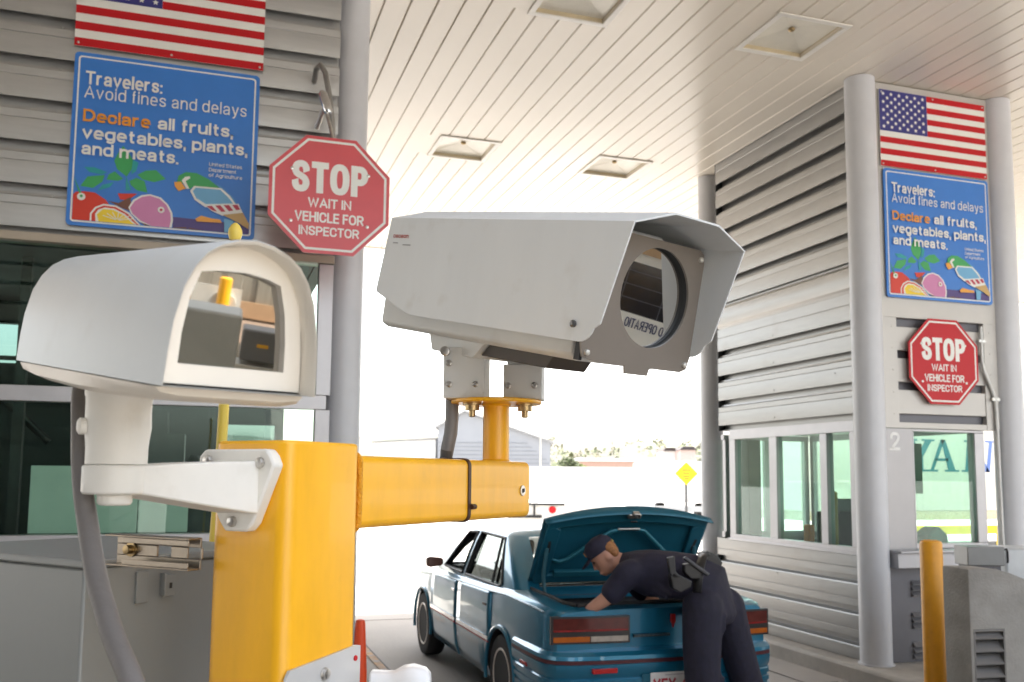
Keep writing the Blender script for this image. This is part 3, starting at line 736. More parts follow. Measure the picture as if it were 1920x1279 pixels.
# bracket that carries the left stop sign
t = thing('sign_bracket', 'bent steel pipe bracket with a chrome clamp above the left stop sign', 'bracket', (.78, 6.5, 4.3))
mb = MB(); mb.tube([(.66,6.79,4.66),(.66,6.66,4.70),(.68,6.58,4.70),(.71,6.52,4.62),(.735,6.48,4.45),(.76,6.46,4.25),(.77,6.45,4.05)], .02, 12); part('pipe', mb, mat('dull_pipe', (.33,.32,.30), .4, .6, .1, 10), t, True)
mb = MB(); mb.tube([(.70,6.40,4.33),(.725,6.35,4.2),(.755,6.28,4.02),(.755,6.145,3.72)], .012, 10); mb.tube([(.66,6.52,4.20),(.70,6.40,4.33)], .016, 10); part('rod', mb, steel, t, True)
mb = MB(); mb.tube([(.675,6.42,4.43),(.685,6.41,4.41),(.72,6.37,4.28),(.725,6.365,4.26)], [.02,.034,.034,.022], 14); part('clamp', mb, mat('chrome', (.75,.75,.76), .12, 1.), t, True)
mb = MB(); mb.box((.69,6.138,3.3), (.73,6.20,3.98)); mb.box((.69,6.201,3.55), (.73,6.84,3.60)); part('back_bar', mb, steel, t, True)
# conduit on the right booth
t = thing('conduit', 'thin grey conduit pipe bending down beside the right stop sign', 'conduit', (7.0, 6.88, 2.2))
mb = MB(); mb.tube([(6.905,6.885,3.20),(6.905,6.885,2.86),(6.925,6.885,2.78),(7.02,6.885,2.58),(7.045,6.885,2.50),(7.05,6.885,2.40),(7.06,6.885,1.15)], .017, 10); part('pipe', mb, mat('conduit_paint', (.62,.62,.60), .4, .2), t, True)
mb = MB(); mb.box((7.0,6.872,2.50), (7.09,6.90,2.53)); mb.box((6.87,6.872,3.05), (6.95,6.90,3.075)); part('clip', mb, steel, t, True)
# ================================================================== FOREGROUND EQUIPMENT
TH = .8115; D = V((math.sin(TH), math.cos(TH), 0)); NR = V((D.y, -D.x, 0))     # arm direction, its right-hand normal
PO = V((.1965, 1.288, 0)); ZT = 1.7786
FR = Matrix((D, NR, V((0,0,1)))).transposed().to_4x4()
def FM(p=PO): return Matrix.Translation(p) @ FR       # local: x along the arm, y to the arm's right, z up (world height)
t = thing('camera_post', 'thick yellow square steel post with a horizontal arm in the foreground', 'post', PO + D*-.07 + NR*-.06 + V((0,0,.15)))
mb = MB(); T = FM()
pl = [(p[0]-.143, p[1]-.124) for p in rrect(.150, .132, .020, 6)]
mb.prism(pl, 'z', .16, 1.7935, 0, T); 
part('post_tube', mb, yel, t, True, bevel=.004)
mb = MB(); mb.prism([(p[0]-.17, p[1]-.15) for p in rrect(.21, .19, .01)], 'z', .1502, .1598, 0, T); part('base_plate', mb, yel, t, True)
mb = MB(); rr = [(p[0]-.1016, p[1]+ZT-.1016) for p in rrect(.1016, .1016, .012, 5)]
mb.prism(rr, 'x', .0075, .524, 0, T); arm = part('arm', mb, yel, t, True, bevel=.0025)
mb = MB(); mb.lathe([(.0062, .0), (.0095, .0002), (.0095, .0022), (.0062, .0025)], 'y', 14, 0, T @ Matrix.Translation((.494, 0, ZT-.053)))
mb.prism([(-.003,-.004),(.003,-.002),(.0025,.004),(-.003,.003)], 'y', .0026, .0042, 1, T @ Matrix.Translation((.494, 0, ZT-.053)))
part('cable_hole', mb, [steel, dark], arm, True)
mb = MB(); q_ = [(.0085, p[0]-.1016-.002+.0, p[1]+ZT-.1016-.002) for p in rrect(.1056, .1056, .013, 4)]; mb.tube([T @ V(p) for p in q_+q_[:1]], .0042, 8, 0, None, False); part('weld_bead', mb, mat('weld_yellow', (.80,.36,.012), .5, 0, .1, 60, .8, 220), arm, True)
# clamp band round the arm
mb = MB(); q = .3; o = .0022
ring = [(p[0]-.1016-o, p[1]+ZT-.1016-o) for p in rrect(.1016+2*o, .1016+2*o, .013, 5)]
mb.prism(ring, 'x', q, q+.008, 0, T); mb.lathe([(.0045,-.002),(.0045,.010),(.002,.012)], 'x', 8, 0, T @ Matrix.Translation((q+.008, .004, ZT-.078)))
part('cable_tie', mb, mat('brown_nylon', (.055,.022,.012), .5), t, True)
# pipe and flange that carry the big camera
PB = PO + D*.483 - NR*.05
mb = MB(); mb.lathe([(.030, ZT-.001), (.0245, ZT+.004), (.0243, 1.880), (.028, 1.8845)], 'z', 28, c=(PB.x, PB.y, 0)); part('pipe', mb, yel, t, True)
mb = MB(); mb.lathe([(.082, 1.8847), (.084, 1.887), (.084, 1.890), (.082, 1.892)], 'z', 40, c=(PB.x, PB.y, 0)); part('flange', mb, yel, t, True)
for dx, dy in ((-.050, -.012), (.046, -.030)):
    p = PB + V((dx, dy, 0)); mb = MB()
    mb.lathe([(.018, 1.8845), (.018, 1.8815), (.0135, 1.8812), (.0135, 1.8715), (.0060, 1.871), (.0060, 1.860), (.004, 1.859)], 'z', 6 if False else 12, c=(p.x, p.y, 0)); part('bolt', mb, brass, t, True)

# ---- big grey camera in its sunshield
LM = frame(R(157.83), R(12.30)); LO = V((.3071, 1.7631, 2.0679))
grey_sh = mat('shield_grey', (.71,.73,.725), .42, 0, .03, 9, .02, 80, stretch=(1,1,.3), dirt=((.56,.54,.49), 16, .60, .5))
t = thing('enclosed_camera', 'large pale grey box camera with flared sunshield and round lens on the yellow arm', 'camera', LO, LM)
Ln, W, H = .635, .2577, .178
# sunshield: folded sheet; front edge raked, lower rear corner cut away
def shield():
    mb = MB()
    prof = [(0, 0), (0, .178), (.079, .205), (.179, .205), (W, .178), (W, 0)]
    th = .003
    inn = [(th, 0), (th, .1765), (.0797, .2018), (.1783, .2018), (W-th, .1765), (W-th, 0)]
    def fx(z): return .591 + (.044)*z/.178
    def bx(z): return 0.
    def panel(poly, m0):     # side panel in (s,z), between m0 and m0+th
        mb.prism(poly, 'y', m0, m0+th, 0)
    r = .030
    side = [(0, .178), (-.022, .040), (-.018, .034), (.090, .003), (.10, 0)]
    side += [(.591-r-.004, 0)] + [(.588-r+r*math.sin(R(a)), r-r*math.cos(R(a))) for a in (15,30,45,60,75)] + [(fx(r), r), (Ln, .178)]
    panel(side, 0); panel(side, W-th)
    for a in range(1, 4):
        b0, b1 = prof[a], prof[a+1]; c0, c1 = inn[a], inn[a+1]
        f0 = Ln + (.004 if b0[1] > .19 else 0); f1 = Ln + (.004 if b1[1] > .19 else 0)
        i = mb.av([(0,)+b0, (f0,)+b0, (f1,)+b1, (0,)+b1, (0,)+c0, (f0,)+c0, (f1,)+c1, (0,)+c1])
        for q in ((0,1,2,3),(7,6,5,4),(0,4,5,1),(1,5,6,2),(2,6,7,3),(3,7,4,0)): mb.f.append([i+k for k in q]); mb.m.append(0)
    return mb
sh = part('sunshield', shield(), grey_sh, t, smooth=0, bevel=.0007)
mb = MB(); q = Matrix(((1,0,0,.014),(0,0,1,-.0012),(0,1,0,.139),(0,0,0,1)))
# red maker's wordmark with two tiny grey lines below
mb.text('oeoeon', .0085, Matrix(((1,0,0,.016),(0,0,-1,-.0010),(0,1,0,.1400),(0,0,0,1))), 0, .06, 1.55)
mb.box((.018,-.0010,.1295),(.034,-.0004,.1318),1); mb.box((.052,-.0010,.1265),(.078,-.0004,.1288),1)
part('wordmark', mb, [mat('logo_red', (.42,.06,.05), .5), mat('logo_grey', (.35,.35,.35), .5)], sh, smooth=0)
mb = MB(); screws(mb, [(.545, 0, .025), (.545, W, .025)], (0,-1,0), .0055); part('screw', mb, mat('dark_screw', (.16,.16,.16), .35, .8), sh)
# inner body
mb = MB()
prof = [(.030, -.022), (.030, .160), (.07, .185), (.19, .185), (W-.03, .160), (W-.03, -.022), (W-.045, -.030), (.045, -.030)]
mb.prism(prof, 'x', -.036, .520); body = part('housing', mb, grey_sh, t, smooth=30, bevel=.004)
mb = MB()
# front plate with a round hole, dark tube and lens
sp = .556; C0 = (.151, .0835); RR = .0785; n = 48
x0, x1, z0, z1 = .006, .2565, -.027, .1735
out = []
for k in range(n):
    a = 2*PI*k/n; ca, sa = math.cos(a), math.sin(a)
    tt = min([((x1 if ca > 0 else x0)-C0[0])/ca if abs(ca) > 1e-6 else 9, ((z1 if sa > 0 else z0)-C0[1])/sa if abs(sa) > 1e-6 else 9])
    out.append((C0[0]+ca*tt, C0[1]+sa*tt))
for cx, cz in ((x0,z0),(x1,z0),(x1,z1),(x0,z1)):      # snap the nearest ray to each corner
    k = min(range(n), key=lambda j: (out[j][0]-cx)**2+(out[j][1]-cz)**2); s1 = .006
    out[k] = (cx+(s1 if cx == x0 else -s1), cz+(s1 if cz == z0 else -s1))
hole = [(C0[0]+RR*math.cos(2*PI*k/n), C0[1]+RR*math.sin(2*PI*k/n)) for k in range(n)]
th = .004
mb.loft([[(sp, *p) for p in out], [(sp+th, *p) for p in out], [(sp+th, *p) for p in hole], [(sp, *p) for p in hole]], 0, False)
tabp = [(.105, z0+.001), (.108, z0-.012), (.160, z0-.012), (.163, z0+.001)]
mb.prism(tabp, 'x', sp+.0004, sp+th-.0004, 0)
mb.box((sp-.012, x0+.004, z0), (sp-.0005, x0+.010, z1-.05), 1)
plt = part('front_plate', mb, [mat('taupe_anodised', (.235,.205,.175), .42, .25, .05, 6), dark], t, smooth=30)
mb = MB(); screws(mb, [(sp+th, x0+.013, z0+.013), (sp+th, x1-.013, z0+.013), (sp+th, x1-.013, z1-.015)], (1,0,0), .0045); part('screw', mb, mat('pale_screw', (.7,.68,.62), .35, .3), plt)
mb = MB(); mb.loft([[(sp+.0005, C0[0]+(RR+.0004)*math.cos(2*PI*k/n), C0[1]+(RR+.0004)*math.sin(2*PI*k/n)) for k in range(n)],
                    [(sp-.026, C0[0]+(RR+.0004)*math.cos(2*PI*k/n), C0[1]+(RR+.0004)*math.sin(2*PI*k/n)) for k in range(n)]], 0, False)
part('lens_tube', mb, mat('tube_black', (.02,.02,.02), .6, 0, .05), t)
lens_m = mat('mirror_lens', (.82,.82,.80), .015, 1., .0, 3, rvar=0)
mb = MB(); mb.prism([(C0[0]+(RR-.0005)*math.cos(2*PI*k/n), C0[1]+(RR-.0005)*math.sin(2*PI*k/n)) for k in range(n)], 'x', -.001, .001, 0, Matrix.Translation((sp-.009, 0, 0)))
part('lens', mb, lens_m, t, smooth=0)
# bracket below
mb = MB()
mb.prism([(.07,-.0305),(.245,-.0305),(.215,-.060),(.085,-.060)], 'y', .075, .185, 0)
part('mount_wedge', mb, grey_sh, t, smooth=0, bevel=.002)
mb = MB(); mb.prism([(.247,-.0308),(.42,-.0308),(.405,-.053),(.226,-.053)], 'y', .085, .175, 0); part('cable_cover', mb, mat('brown_cover', (.07,.058,.048), .6), t, smooth=0, bevel=.002)
# two vertical brackets standing on the flange (world aligned)
def upright(px0, px1, d0, zt, zb, depth):
    pass
ca = math.cos(R(18.14)); sa = math.sin(R(18.14)); RX = V((ca, -sa, 0)); RF = V((sa, ca, 0))
def wbox(mb, c, hx, hy, z0, z1, m=0, rot=0.):
    ax = RX*math.cos(rot)+RF*math.sin(rot); ay = RF*math.cos(rot)-RX*math.sin(rot)
    T = Matrix.Translation((c[0], c[1], 0)) @ Matrix((ax, ay, V((0,0,1)))).transposed().to_4x4()
    mb.box((-hx,-hy,z0),(hx,hy,z1),m,T); return T
mb = MB(); c1 = PB - RX*.055 - RF*.012; T1 = wbox(mb, c1, .0385, .030, 1.8925, 1.987, 0, R(-8))
c2 = PB + RX*.052 - RF*.0; T2 = wbox(mb, c2, .036, .026, 1.8925, 1.958, 0, R(-8))
mb.prism([(-.030,1.9585),(.036,1.9585),(.03,2.0),(-.030,2.01)], 'y', -.02, .02, 0, T2)
part('mount_bracket', mb, grey_sh, t, True, smooth=0, bevel=.002)
mb = MB()
for T_, hx, hy, zs in ((T1, .0385, .030, (1.957, 1.918)), (T2, .036, .026, (1.918,))):
    for k, z in enumerate(zs):
        for dx in ((-.028,) if len(zs) == 2 and k == 0 else (-.027, .022)):
            mb.lathe([(.0062, 0), (.0062, .001), (.005, .0012), (.005, .005), (.0035, .006)], 'y', 10, 0, T_ @ Matrix.Translation((dx, -hy, z)) @ Matrix.Rotation(PI, 4, 'Z'))
mb.lathe([(.009, 0), (.009, .012), (.006, .013)], 'y', 12, 0, T1 @ Matrix.Translation((-.034, -.031, 1.978)) @ Matrix.Rotation(PI, 4, 'Z'))
part('bracket_bolt', mb, steel, t, True)
# cable of the big camera
t = thing('cable', 'short grey cable dropping from the big camera bracket behind the yellow arm', 'cable', PB - RX*.085)
mb = MB(); b = PB - RX*.083 + RF*.01
mb.tube([b+V((0,0,1.905)), b+V((0,0,1.86)), b-RX*.002+V((0,0,1.83)), b-RX*.008+V((0,0,1.80)), b-RX*.012+RF*.012+V((0,0,1.775)), PO+D*.33-NR*.118+V((0,0,1.74)), PO+D*.15-NR*.118+V((0,0,1.725)), PO+D*.03-NR*.14+V((0,0,1.70)), PO-D*.0-NR*.145+V((0,0,1.60)), PO-NR*.145-D*.02+V((0,0,.16))], .0125, 14)
part('jacket', mb, mat('cable_grey', (.21,.21,.215), .5, 0, .06, 20), t, True)

# ---- white camera on the left with its wall bracket
WMx = frame(R(155.63), R(7.79)); WO = V((-.2097, 1.176, 1.8778))
t = thing('enclosed_camera', 'white rounded camera housing with a dark window on a white bracket', 'camera', WO, WMx)
Wd = .14
arch = [(0, 0), (.0015, .03), (.004, .055), (.010, .083), (.018, .101), (.027, .113), (.038, .121), (.053, .127), (.07, .1295)]
arch = arch + [(Wd-x, z) for x, z in arch[::-1][1:]]
def scale_arch(k, dz=0.): return [((x-.07)*k+.07, (z-dz)*k+dz) for x, z in arch]
mb = MB()
# outer shell (double skinned), open at the front, hood reaches past the window
rings = [[(s, x, z) for x, z in scale_arch(k, 0)] for s, k in ((.012, .93), (.004, .97), (.0, .985), (.01, 1.), (.20, 1.), (.424, 1.), (.4265, .992), (.424, .972), (.398, .960))]
mb.loft(rings, 0, False, mf=lambda a, k: 1 if a >= 6 else 0)  # hood lip and inside in cream: light on the hood put into colour
i = mb.av([(.012, x, z) for x, z in scale_arch(.93)]); mb.f.append([i+k for k in range(len(arch))]); mb.m.append(0)
part('sunshield', mb, [mat('housing_grey_white', (.62,.64,.63), .40, 0, .03, 9, .02, 100, dirt=((.52,.51,.47), 14, .62, .4)), cream_pl], t, smooth=40)
# front bezel with window opening
mb = MB()
win = [(.021, .019), (.022, .045), (.026, .075), (.034, .098), (.05, .101), (.075, .1025), (.095, .1), (.108, .096), (.115, .07), (.118, .045), (.119, .019)]
outer = [(.0035, .002), (.0055, .035), (.011, .078), (.024, .106), (.05, .121), (.075, .1255), (.10, .118), (.119, .103), (.130, .075), (.1345, .035), (.1365, .002)]
sF = .402
i = mb.av([(sF, *p) for p in outer] + [(sF, *p) for p in win] + [(sF-.012, *p) for p in win]); n = len(outer)
for k in range(n):
    k2 = (k+1) % n
    mb.f.append([i+k, i+k2, i+n+k2, i+n+k]); mb.m.append(0); mb.f.append([i+n+k, i+n+k2, i+2*n+k2, i+2*n+k]); mb.m.append(0)
part('bezel', mb, cream_pl, t, smooth=30)
mb = MB(); mb.prism([(p[0], p[1]) for p in [(.0212,.0192)]+win[1:-1]+[(.1188,.0192)]], 'x', -.0005, .0005, 0, Matrix.Translation((sF-.010, 0, 0)))
part('window', mb, mat('window_mirror', (.50,.48,.44), .02, 1., 0, 3, rvar=0), t, smooth=0)
# bottom pan
mb = MB()
def pan(k, z): return [(.0, k*Wd/2, z)]
rings = []
for s, zz, iw in ((.006, -.004, .006), (.02, -.012, .0), (.06, -.018, .002), (.2, -.020, .002), (.36, -.015, .0), (.40, -.012, .0), (.408, -.0075, .002)):
    rings.append([(s, iw, -.0012), (s, iw+.004, zz*.7), (s, iw+.02, zz), (s, Wd-iw-.02, zz), (s, Wd-iw-.004, zz*.7), (s, Wd-iw, -.0012)])
mb.loft(rings, 0, True); part('bottom_pan', mb, [cream_pl], t, smooth=50)
# neck, knuckle, arm and wall plate
FC = PO - D*.143; MC = FC - NR*.056 - D*.2
mb = MB(); c = (MC.x, MC.y, 0)
mb.lathe([(.0315, 1.760), (.0315, 1.776), (.0322, 1.785), (.034, 1.800), (.0335, 1.815), (.0338, 1.832), (.035, 1.834), (.035, 1.842), (.037, 1.868)], 'z', 32, c=c)
nk = part('neck', mb, white_pl, t, True)
mb = MB(); mb.lathe([(.0325, 1.728), (.034, 1.732), (.034, 1.7575), (.033, 1.7595)], 'z', 32, c=c); mb.lathe([(.016, 1.716), (.018, 1.720), (.018, 1.729)], 'z', 20, c=c)
T = FM(FC)   # local x along D, y along NR
def brk(x, w, z0, z1): return [(x, -.056-w, z0), (x, -.056+w, z0), (x, -.056+w, z1), (x, -.056-w, z1)]
mb.loft([brk(-.215, .020, 1.730, 1.758), brk(-.19, .032, 1.728, 1.759), brk(-.10, .032, 1.714, 1.764), brk(-.018, .034, 1.702, 1.767)], 0, True, True, T)
part('bracket_arm', mb, white_pl, t, True, bevel=.004, smooth=30)
mb = MB()
pp = [(-.125, 1.773), (-.115, 1.782), (-.012, 1.782), (-.004, 1.774), (.002, 1.762), (-.030, 1.690), (-.040, 1.680), (-.076, 1.680), (-.086, 1.692), (-.125, 1.76)]
mb.loft([[(-.0195, p[0], p[1]) for p in pp], [(-.001, p[0]*1.02, p[1]) for p in pp]], 0, True, True, T)
wp = part('wall_plate', mb, white_pl, t, True, bevel=.003, smooth=30)
mb = MB()
for y, z in ((-.020, 1.765), (-.062, 1.692), (-.108, 1.768)):
    mb.lathe([(.007, 0), (.006, -.005), (.003, -.006)], 'x', 8, 0, T @ Matrix.Translation((-.0195, y, z)))
part('screw', mb, steel, wp, True)
mb = MB(); mb.lathe([(.009, 0), (.009, .008), (.006, .010), (.003,.0102)], 'y', 12, 0, Matrix.Translation((MC.x, MC.y, 1.800)) @ Matrix((RX*.9-RF*.43, RF*.9+RX*.43, V((0,0,1)))).transposed().to_4x4() @ Matrix.Rotation(R(150), 4, 'Z') @ Matrix.Translation((0, .031, 0)))
part('knob', mb, white_pl, nk, True)
# hose from under the white camera
t = thing('flexible_hose', 'thick grey ribbed cable hose hanging in front of the grey cabinet', 'hose', (-.138, 1.157, 1.6))
pts = [(-.1355,1.160,1.87),(-.138,1.157,1.839),(-.134,1.14,1.80),(-.130,1.125,1.766),(-.124,1.11,1.73),(-.117,1.10,1.698),(-.108,1.075,1.665),(-.098,1.049,1.635),(-.087,1.02,1.612),(-.076,.994,1.590),(-.052,.948,1.548),(-.02,.91,1.46),(0.0,.90,1.3),(.0,.90,.5),(-.02,.93,.17)]
def spl(P, n=6):
    P = [V(p) for p in P]; out = []
    for k in range(len(P)-1):
        a, b, c_, d_ = P[max(k-1,0)], P[k], P[k+1], P[min(k+2,len(P)-1)]
        for j in range(n):
            u = j/n; out.append(.5*((2*b)+(c_-a)*u+(2*a-5*b+4*c_-d_)*u*u+(3*b-a-3*c_+d_)*u**3))
    return out+[P[-1]]
pts = spl(pts, 8); mb = MB(); mb.tube(pts, [.0088+min(1, k/40)*.0022 for k in range(len(pts))], 14)
part('jacket', mb, mat('hose_grey', (.16,.148,.14), .55, 0, .06, 30, .1, 160), t, True)
mb = MB(); mb.tube(pts[:5], .0125, 14); part('gland', mb, mat('gland_grey', (.16,.16,.16), .5), t, True)

# ---- slotted steel channel
t = thing('slotted_channel', 'short slotted steel channel with a brass bolt fixed to the yellow post', 'channel', FC - NR*.2 + V((0,0,1.65)))
mb = MB(); T = FM(FC) @ Matrix.Translation((-.006, 0, 0)); 
x = -.0235; y0, y1 = -.284, -.127; z0, z1 = 1.628, 1.669
def slab(a, b): mb.box(a, b, 0, T)
# back web built round two slots
cuts = [(-.206, -.180), (-.150, -.124)]
slab((-.003, y0, z0), (0, y1, z0+.013)); slab((-.003, y0, z1-.013), (0, y1, z1))
e = y0
for a, b in cuts: slab((-.003, e, z0+.0131), (0, a, z1-.0131)); e = b
slab((-.003, e, z0+.0131), (0, y1, z1-.0131))
slab((x, y0, z1-.0025), (-.0031, y1, z1)); slab((x, y0, z0), (-.0031, y1, z0+.0025))
slab((x, y0+.035, z1-.010), (x+.0022, y1, z1-.0026)); slab((x, y0+.035, z0+.0026), (x+.0022, y1, z0+.010))
part('channel', mb, mat('zinc_channel', (.36,.31,.25), .33, .85, .12, 20, .05, 60), t, True, bevel=.0008)
mb = MB(); mb.lathe([(.010, -.0035), (.010, -.006), (.006, -.0062), (.006, -.014), (.003, -.0145)], 'x', 12, 0, T @ Matrix.Translation((0, y0+.030, 1.649))); part('bolt', mb, brass, t, True)

# ---- grey electrical cabinet
t = thing('electrical_cabinet', 'grey steel electrical cabinet at the lower left corner behind the hose', 'cabinet', (-.25, 1.5, .15))
# corner towards us at (-.156,1.44); left face recedes to the left, right face to the right
Zc = 1.621; cA = V((-.150, 1.400, 0)); eL = V((-.64, .768, 0)); eR = V((.768, .64, 0))
poly = [cA, cA+eL*.42, cA+eL*.42+eR*.34, cA+eR*.34]
mb = MB(); mb.prism([(p.x, p.y) for p in poly], 'z', .1502, Zc); bd = part('body', mb, mat('cabinet_grey', (.25,.26,.25), .4, .1, .05, 3, .02, 60), t, True, bevel=.004)
TC = Matrix.Translation(cA) @ Matrix((eR, -eL, V((0,0,1)))).transposed().to_4x4()    # x along the right face, y outwards (-eL)
mb = MB(); mb.box((-.004, -.424, Zc+.0005), (.344, .004, Zc+.012), 0, TC); part('lid', mb, MATS['cabinet_grey'], t, True, bevel=.003)
mb = MB(); mb.box((.08, .0005, Zc-.055), (.10, .005, Zc-.01), 0, TC); mb.box((.125, .0005, Zc-.05), (.145, .006, Zc-.018), 0, TC); mb.box((.122, .0005, Zc-.047), (.1247, .012, Zc-.015), 0, TC)
lt = part('latch', mb, MATS['cabinet_grey'], t, True, bevel=.001)
mb = MB(); mb.box((.135, .0062, Zc-.038), (.139, .0072, Zc-.030), 0, TC); part('keyhole', mb, dark, lt, True)

# ---- thin leaning yellow barrier pole
t = thing('barrier_pole', 'thin pale yellow pole with a rounded tip rising behind the white camera', 'pole', (.03, 2.55, .15))
ye2 = mat('barrier_yellow', (.80,.60,.10), .45, 0, .05, 8)
mb = MB(); a, b = V((.0505, 2.458, 2.345)), V((-.02, 2.70, .16)); mb.tube([a, a.lerp(b, .3)+V((.006,0,0)), a.lerp(b,.6), b], .0135, 14); part('shaft', mb, ye2, t, True)
mb = MB(); mb.lathe([(.004,.030),(.011,.024),(.017,.012),(.018,.0),(.0145,-.012),(.013,-.016)], 'z', 18, c=(.0508, 2.456, 2.366)); part('tip', mb, ye2, t, True)
mb = MB(); mb.lathe([(.07,.1505),(.07,.165),(.03,.17),(.025,.22)], 'z', 20, c=(-.02, 2.70, 0)); part('foot', mb, ye2, t, True)

# ---- lower bracket plate with a white housing
t = thing('mounting_plate', 'pale steel plate bolted to the yellow post with a white housing at the bottom edge', 'bracket', FC + V((.1, 0, 1.45)))
T = FM(PO)
mb = MB(); pz = [(-.140, 1.504), (-.134, 1.513), (-.004, 1.5245), (.005, 1.523), (.005, 1.40), (-.14, 1.39)]
mb.prism(pz, 'y', .0085, .0125, 0, T); pp_ = part('plate', mb, mat('pale_steel_plate', (.62,.62,.61), .4, .25, .05, 8), t, True)
mb = MB(); mb.lathe([(.0085, 0), (.0085, .001), (.006, .0012), (.006, .005), (.004, .0055)], 'y', 14, 0, T @ Matrix.Translation((-.068, .0127, 1.4985))); part('bolt', mb, steel, pp_, True)
mb = MB(); mb.lathe([(.0038, 0), (.0036, .0012)], 'y', 10, 0, T @ Matrix.Translation((-.006, .0127, 1.508))); part('red_plug', mb, redp, pp_, True)
mb = MB()
q0 = PO + D*.012 + NR*.02
mb.loft([[(x, y, z) for y, z in ((-w, z0), (w, z0), (w*1.0, z1-.012), (w*.6, z1), (-w*.6, z1), (-w, z1-.012))] for x, w, z0, z1 in ((.004, .016, 1.44, 1.490), (.022, .016, 1.44, 1.489), (.036, .017, 1.43, 1.489), (.048, .021, 1.42, 1.4955), (.062, .022, 1.42, 1.4975), (.078, .021, 1.42, 1.493), (.085, .018, 1.43, 1.486))], 0, True, True, Matrix.Translation(q0) @ Matrix((RX, RF, V((0,0,1)))).transposed().to_4x4())
part('housing', mb, mat('bright_white_plastic', (.82,.83,.84), .35, 0, .02), t, True, smooth=50, bevel=.003)

# ---- orange delineator
t = thing('delineator_post', 'slim orange-red traffic delineator standing beside the yellow post', 'delineator', (1.0, 6.3, 0))
t.location = (.992, 6.124, .1505); WM[t.name] = Matrix.Translation(t.location)
om = mat('safety_orange', (.80,.075,.012), .5, 0, .05, 8)
mb = MB(); mb.lathe([(.055,.03),(.048,.35),(.032,.655),(.026,.675),(.010,.68)], 'z', 24); part('tube', mb, om, t)
mb = MB(); mb.box((-.14,-.14,0),(.14,.14,.03)); part('base', mb, rubber, t, bevel=.008)

# ---- things on the right island
t = thing('bollard', 'round yellow steel bollard in front of the right booth counter', 'bollard', (4.80, 5.30, .1505), group='yellow bollards')
bm_ = t
mb = MB(); mb.lathe([(.074, 0), (.074, 1.165), (.066, 1.182), (.045, 1.19), (.01, 1.192)], 'z', 32); part('post', mb, yel_s, t)
mb = MB(); mb.lathe([(.086, 0.0005), (.086, .012), (.0745, .013)], 'z', 32); part('base_ring', mb, yel_s, t)
b2 = copy_thing(bm_, (8.1, 7.15, .0005), 'distant yellow bollard with a black dome cap at the right edge', 'yellow bollards')
mb = MB(); mb.lathe([(.086, 1.175), (.09, 1.20), (.085, 1.25), (.06, 1.30), (.02, 1.32)], 'z', 24); part('dome_cap', mb, mat('black_plastic', (.03,.028,.028), .45), b2)
# concrete barrier with louvre
t = thing('concrete_barrier', 'weathered concrete block with a dark louvred vent at the lower right', 'barrier', (4.6, 4.6, .15))
dB = 5.6
def at(x, y, d):
    v = fw + rt*((x-960)/1746.61) - up*((y-718.78)/1746.61); return V((0,0,CAMH)) + v*d
pA = at(1815, 1067, dB); zt = pA.z
eX = V((math.cos(R(-6)), math.sin(R(-6)), 0)); eY = V((-eX.y, eX.x, 0))
conc_b = mat('barrier_concrete', (.27,.26,.24), .85, 0, .16, 5, .35, 60, dirt=((.12,.11,.10), 2.2, .5, .6))
TB = Matrix.Translation((pA.x, pA.y, 0)) @ Matrix((eX, eY, V((0,0,1)))).transposed().to_4x4()
mb = MB()
prof = [(0, .1502), (0, zt), (.20, zt-.004), (.30, zt-.03), (.42, zt-.075), (.60, zt-.12), (1.5, zt-.14), (1.5, .1502)]
mb.prism(prof, 'y', 0, .24, 0, TB)
bb = part('block', mb, conc_b, t, True, bevel=.012)
cb = MB(); cb.box((.02, -.05, .17), (.235, .06, zt-.355), 0, TB); cb = part('c', cb, conc_b, None)
boolean(bb, [cb])
mb = MB()
for k in range(8):
    z = zt-.40-.075*k
    mb.prism([(-.004, z-.012), (-.002, z-.018), (.045, z+.035), (.042, z+.041)], 'x', .03, .224, 0, TB)
mb.box((.0205, -.003, .171), (.0299, .05, zt-.3555), 0, TB); mb.box((.2241, -.003, .171), (.2345, .05, zt-.3555), 0, TB); mb.box((.03, -.003, zt-.37), (.224, .05, zt-.3556), 0, TB)
mb.box((.0205, .052, .171), (.2345, .058, zt-.357), 1, TB)
part('louvre', mb, [mat('louvre_grey', (.15,.145,.14), .5, .3), dark], t, True)
# grey box on the counter side
pB = at(1815, 1061, 6.5); 
t = thing('junction_box', 'flat dark grey metal box lying behind the concrete block', 'box', pB)
TJ = Matrix.Translation(pB) @ Matrix((RX, RF, V((0,0,1)))).transposed().to_4x4()
mb = MB(); mb.box((0, 0, 0), (.262, .2, .132), 0, TJ); part('body', mb, mat('box_grey', (.20,.21,.215), .4, .3), t, True, bevel=.006)
mb = MB(); mb.tube([(.262,.02,.11),(.285,.02,.115),(.29,.02,.10),(.29,.02,.03),(.285,.02,.02)], .008, 8, 0, TJ); part('handle', mb, rubber, t, True)
pC = at(1886, 1062, 6.9)
t = thing('utility_pedestal', 'pale grey utility pedestal at the right edge behind the concrete block', 'pedestal', (pC.x+.2, pC.y, .15))
mb = MB(); mb.box((0, 0, .1503-pC.z), (.5, .4, .13), 0, Matrix.Translation(pC) @ Matrix((RX, RF, V((0,0,1)))).transposed().to_4x4()); part('body', mb, mat('pedestal_pale', (.55,.58,.60), .4, .1), t, True, bevel=.02)
t2 = thing('junction_pedestal', 'short grey steel stand under the flat dark box', 'stand', (pB.x+.1, pB.y+.05, .15))
mb = MB(); mb.box((.02, .02, .1504-pB.z), (.24, .18, -.0005), 0, TJ); part('body', mb, galv_d, t2, True)
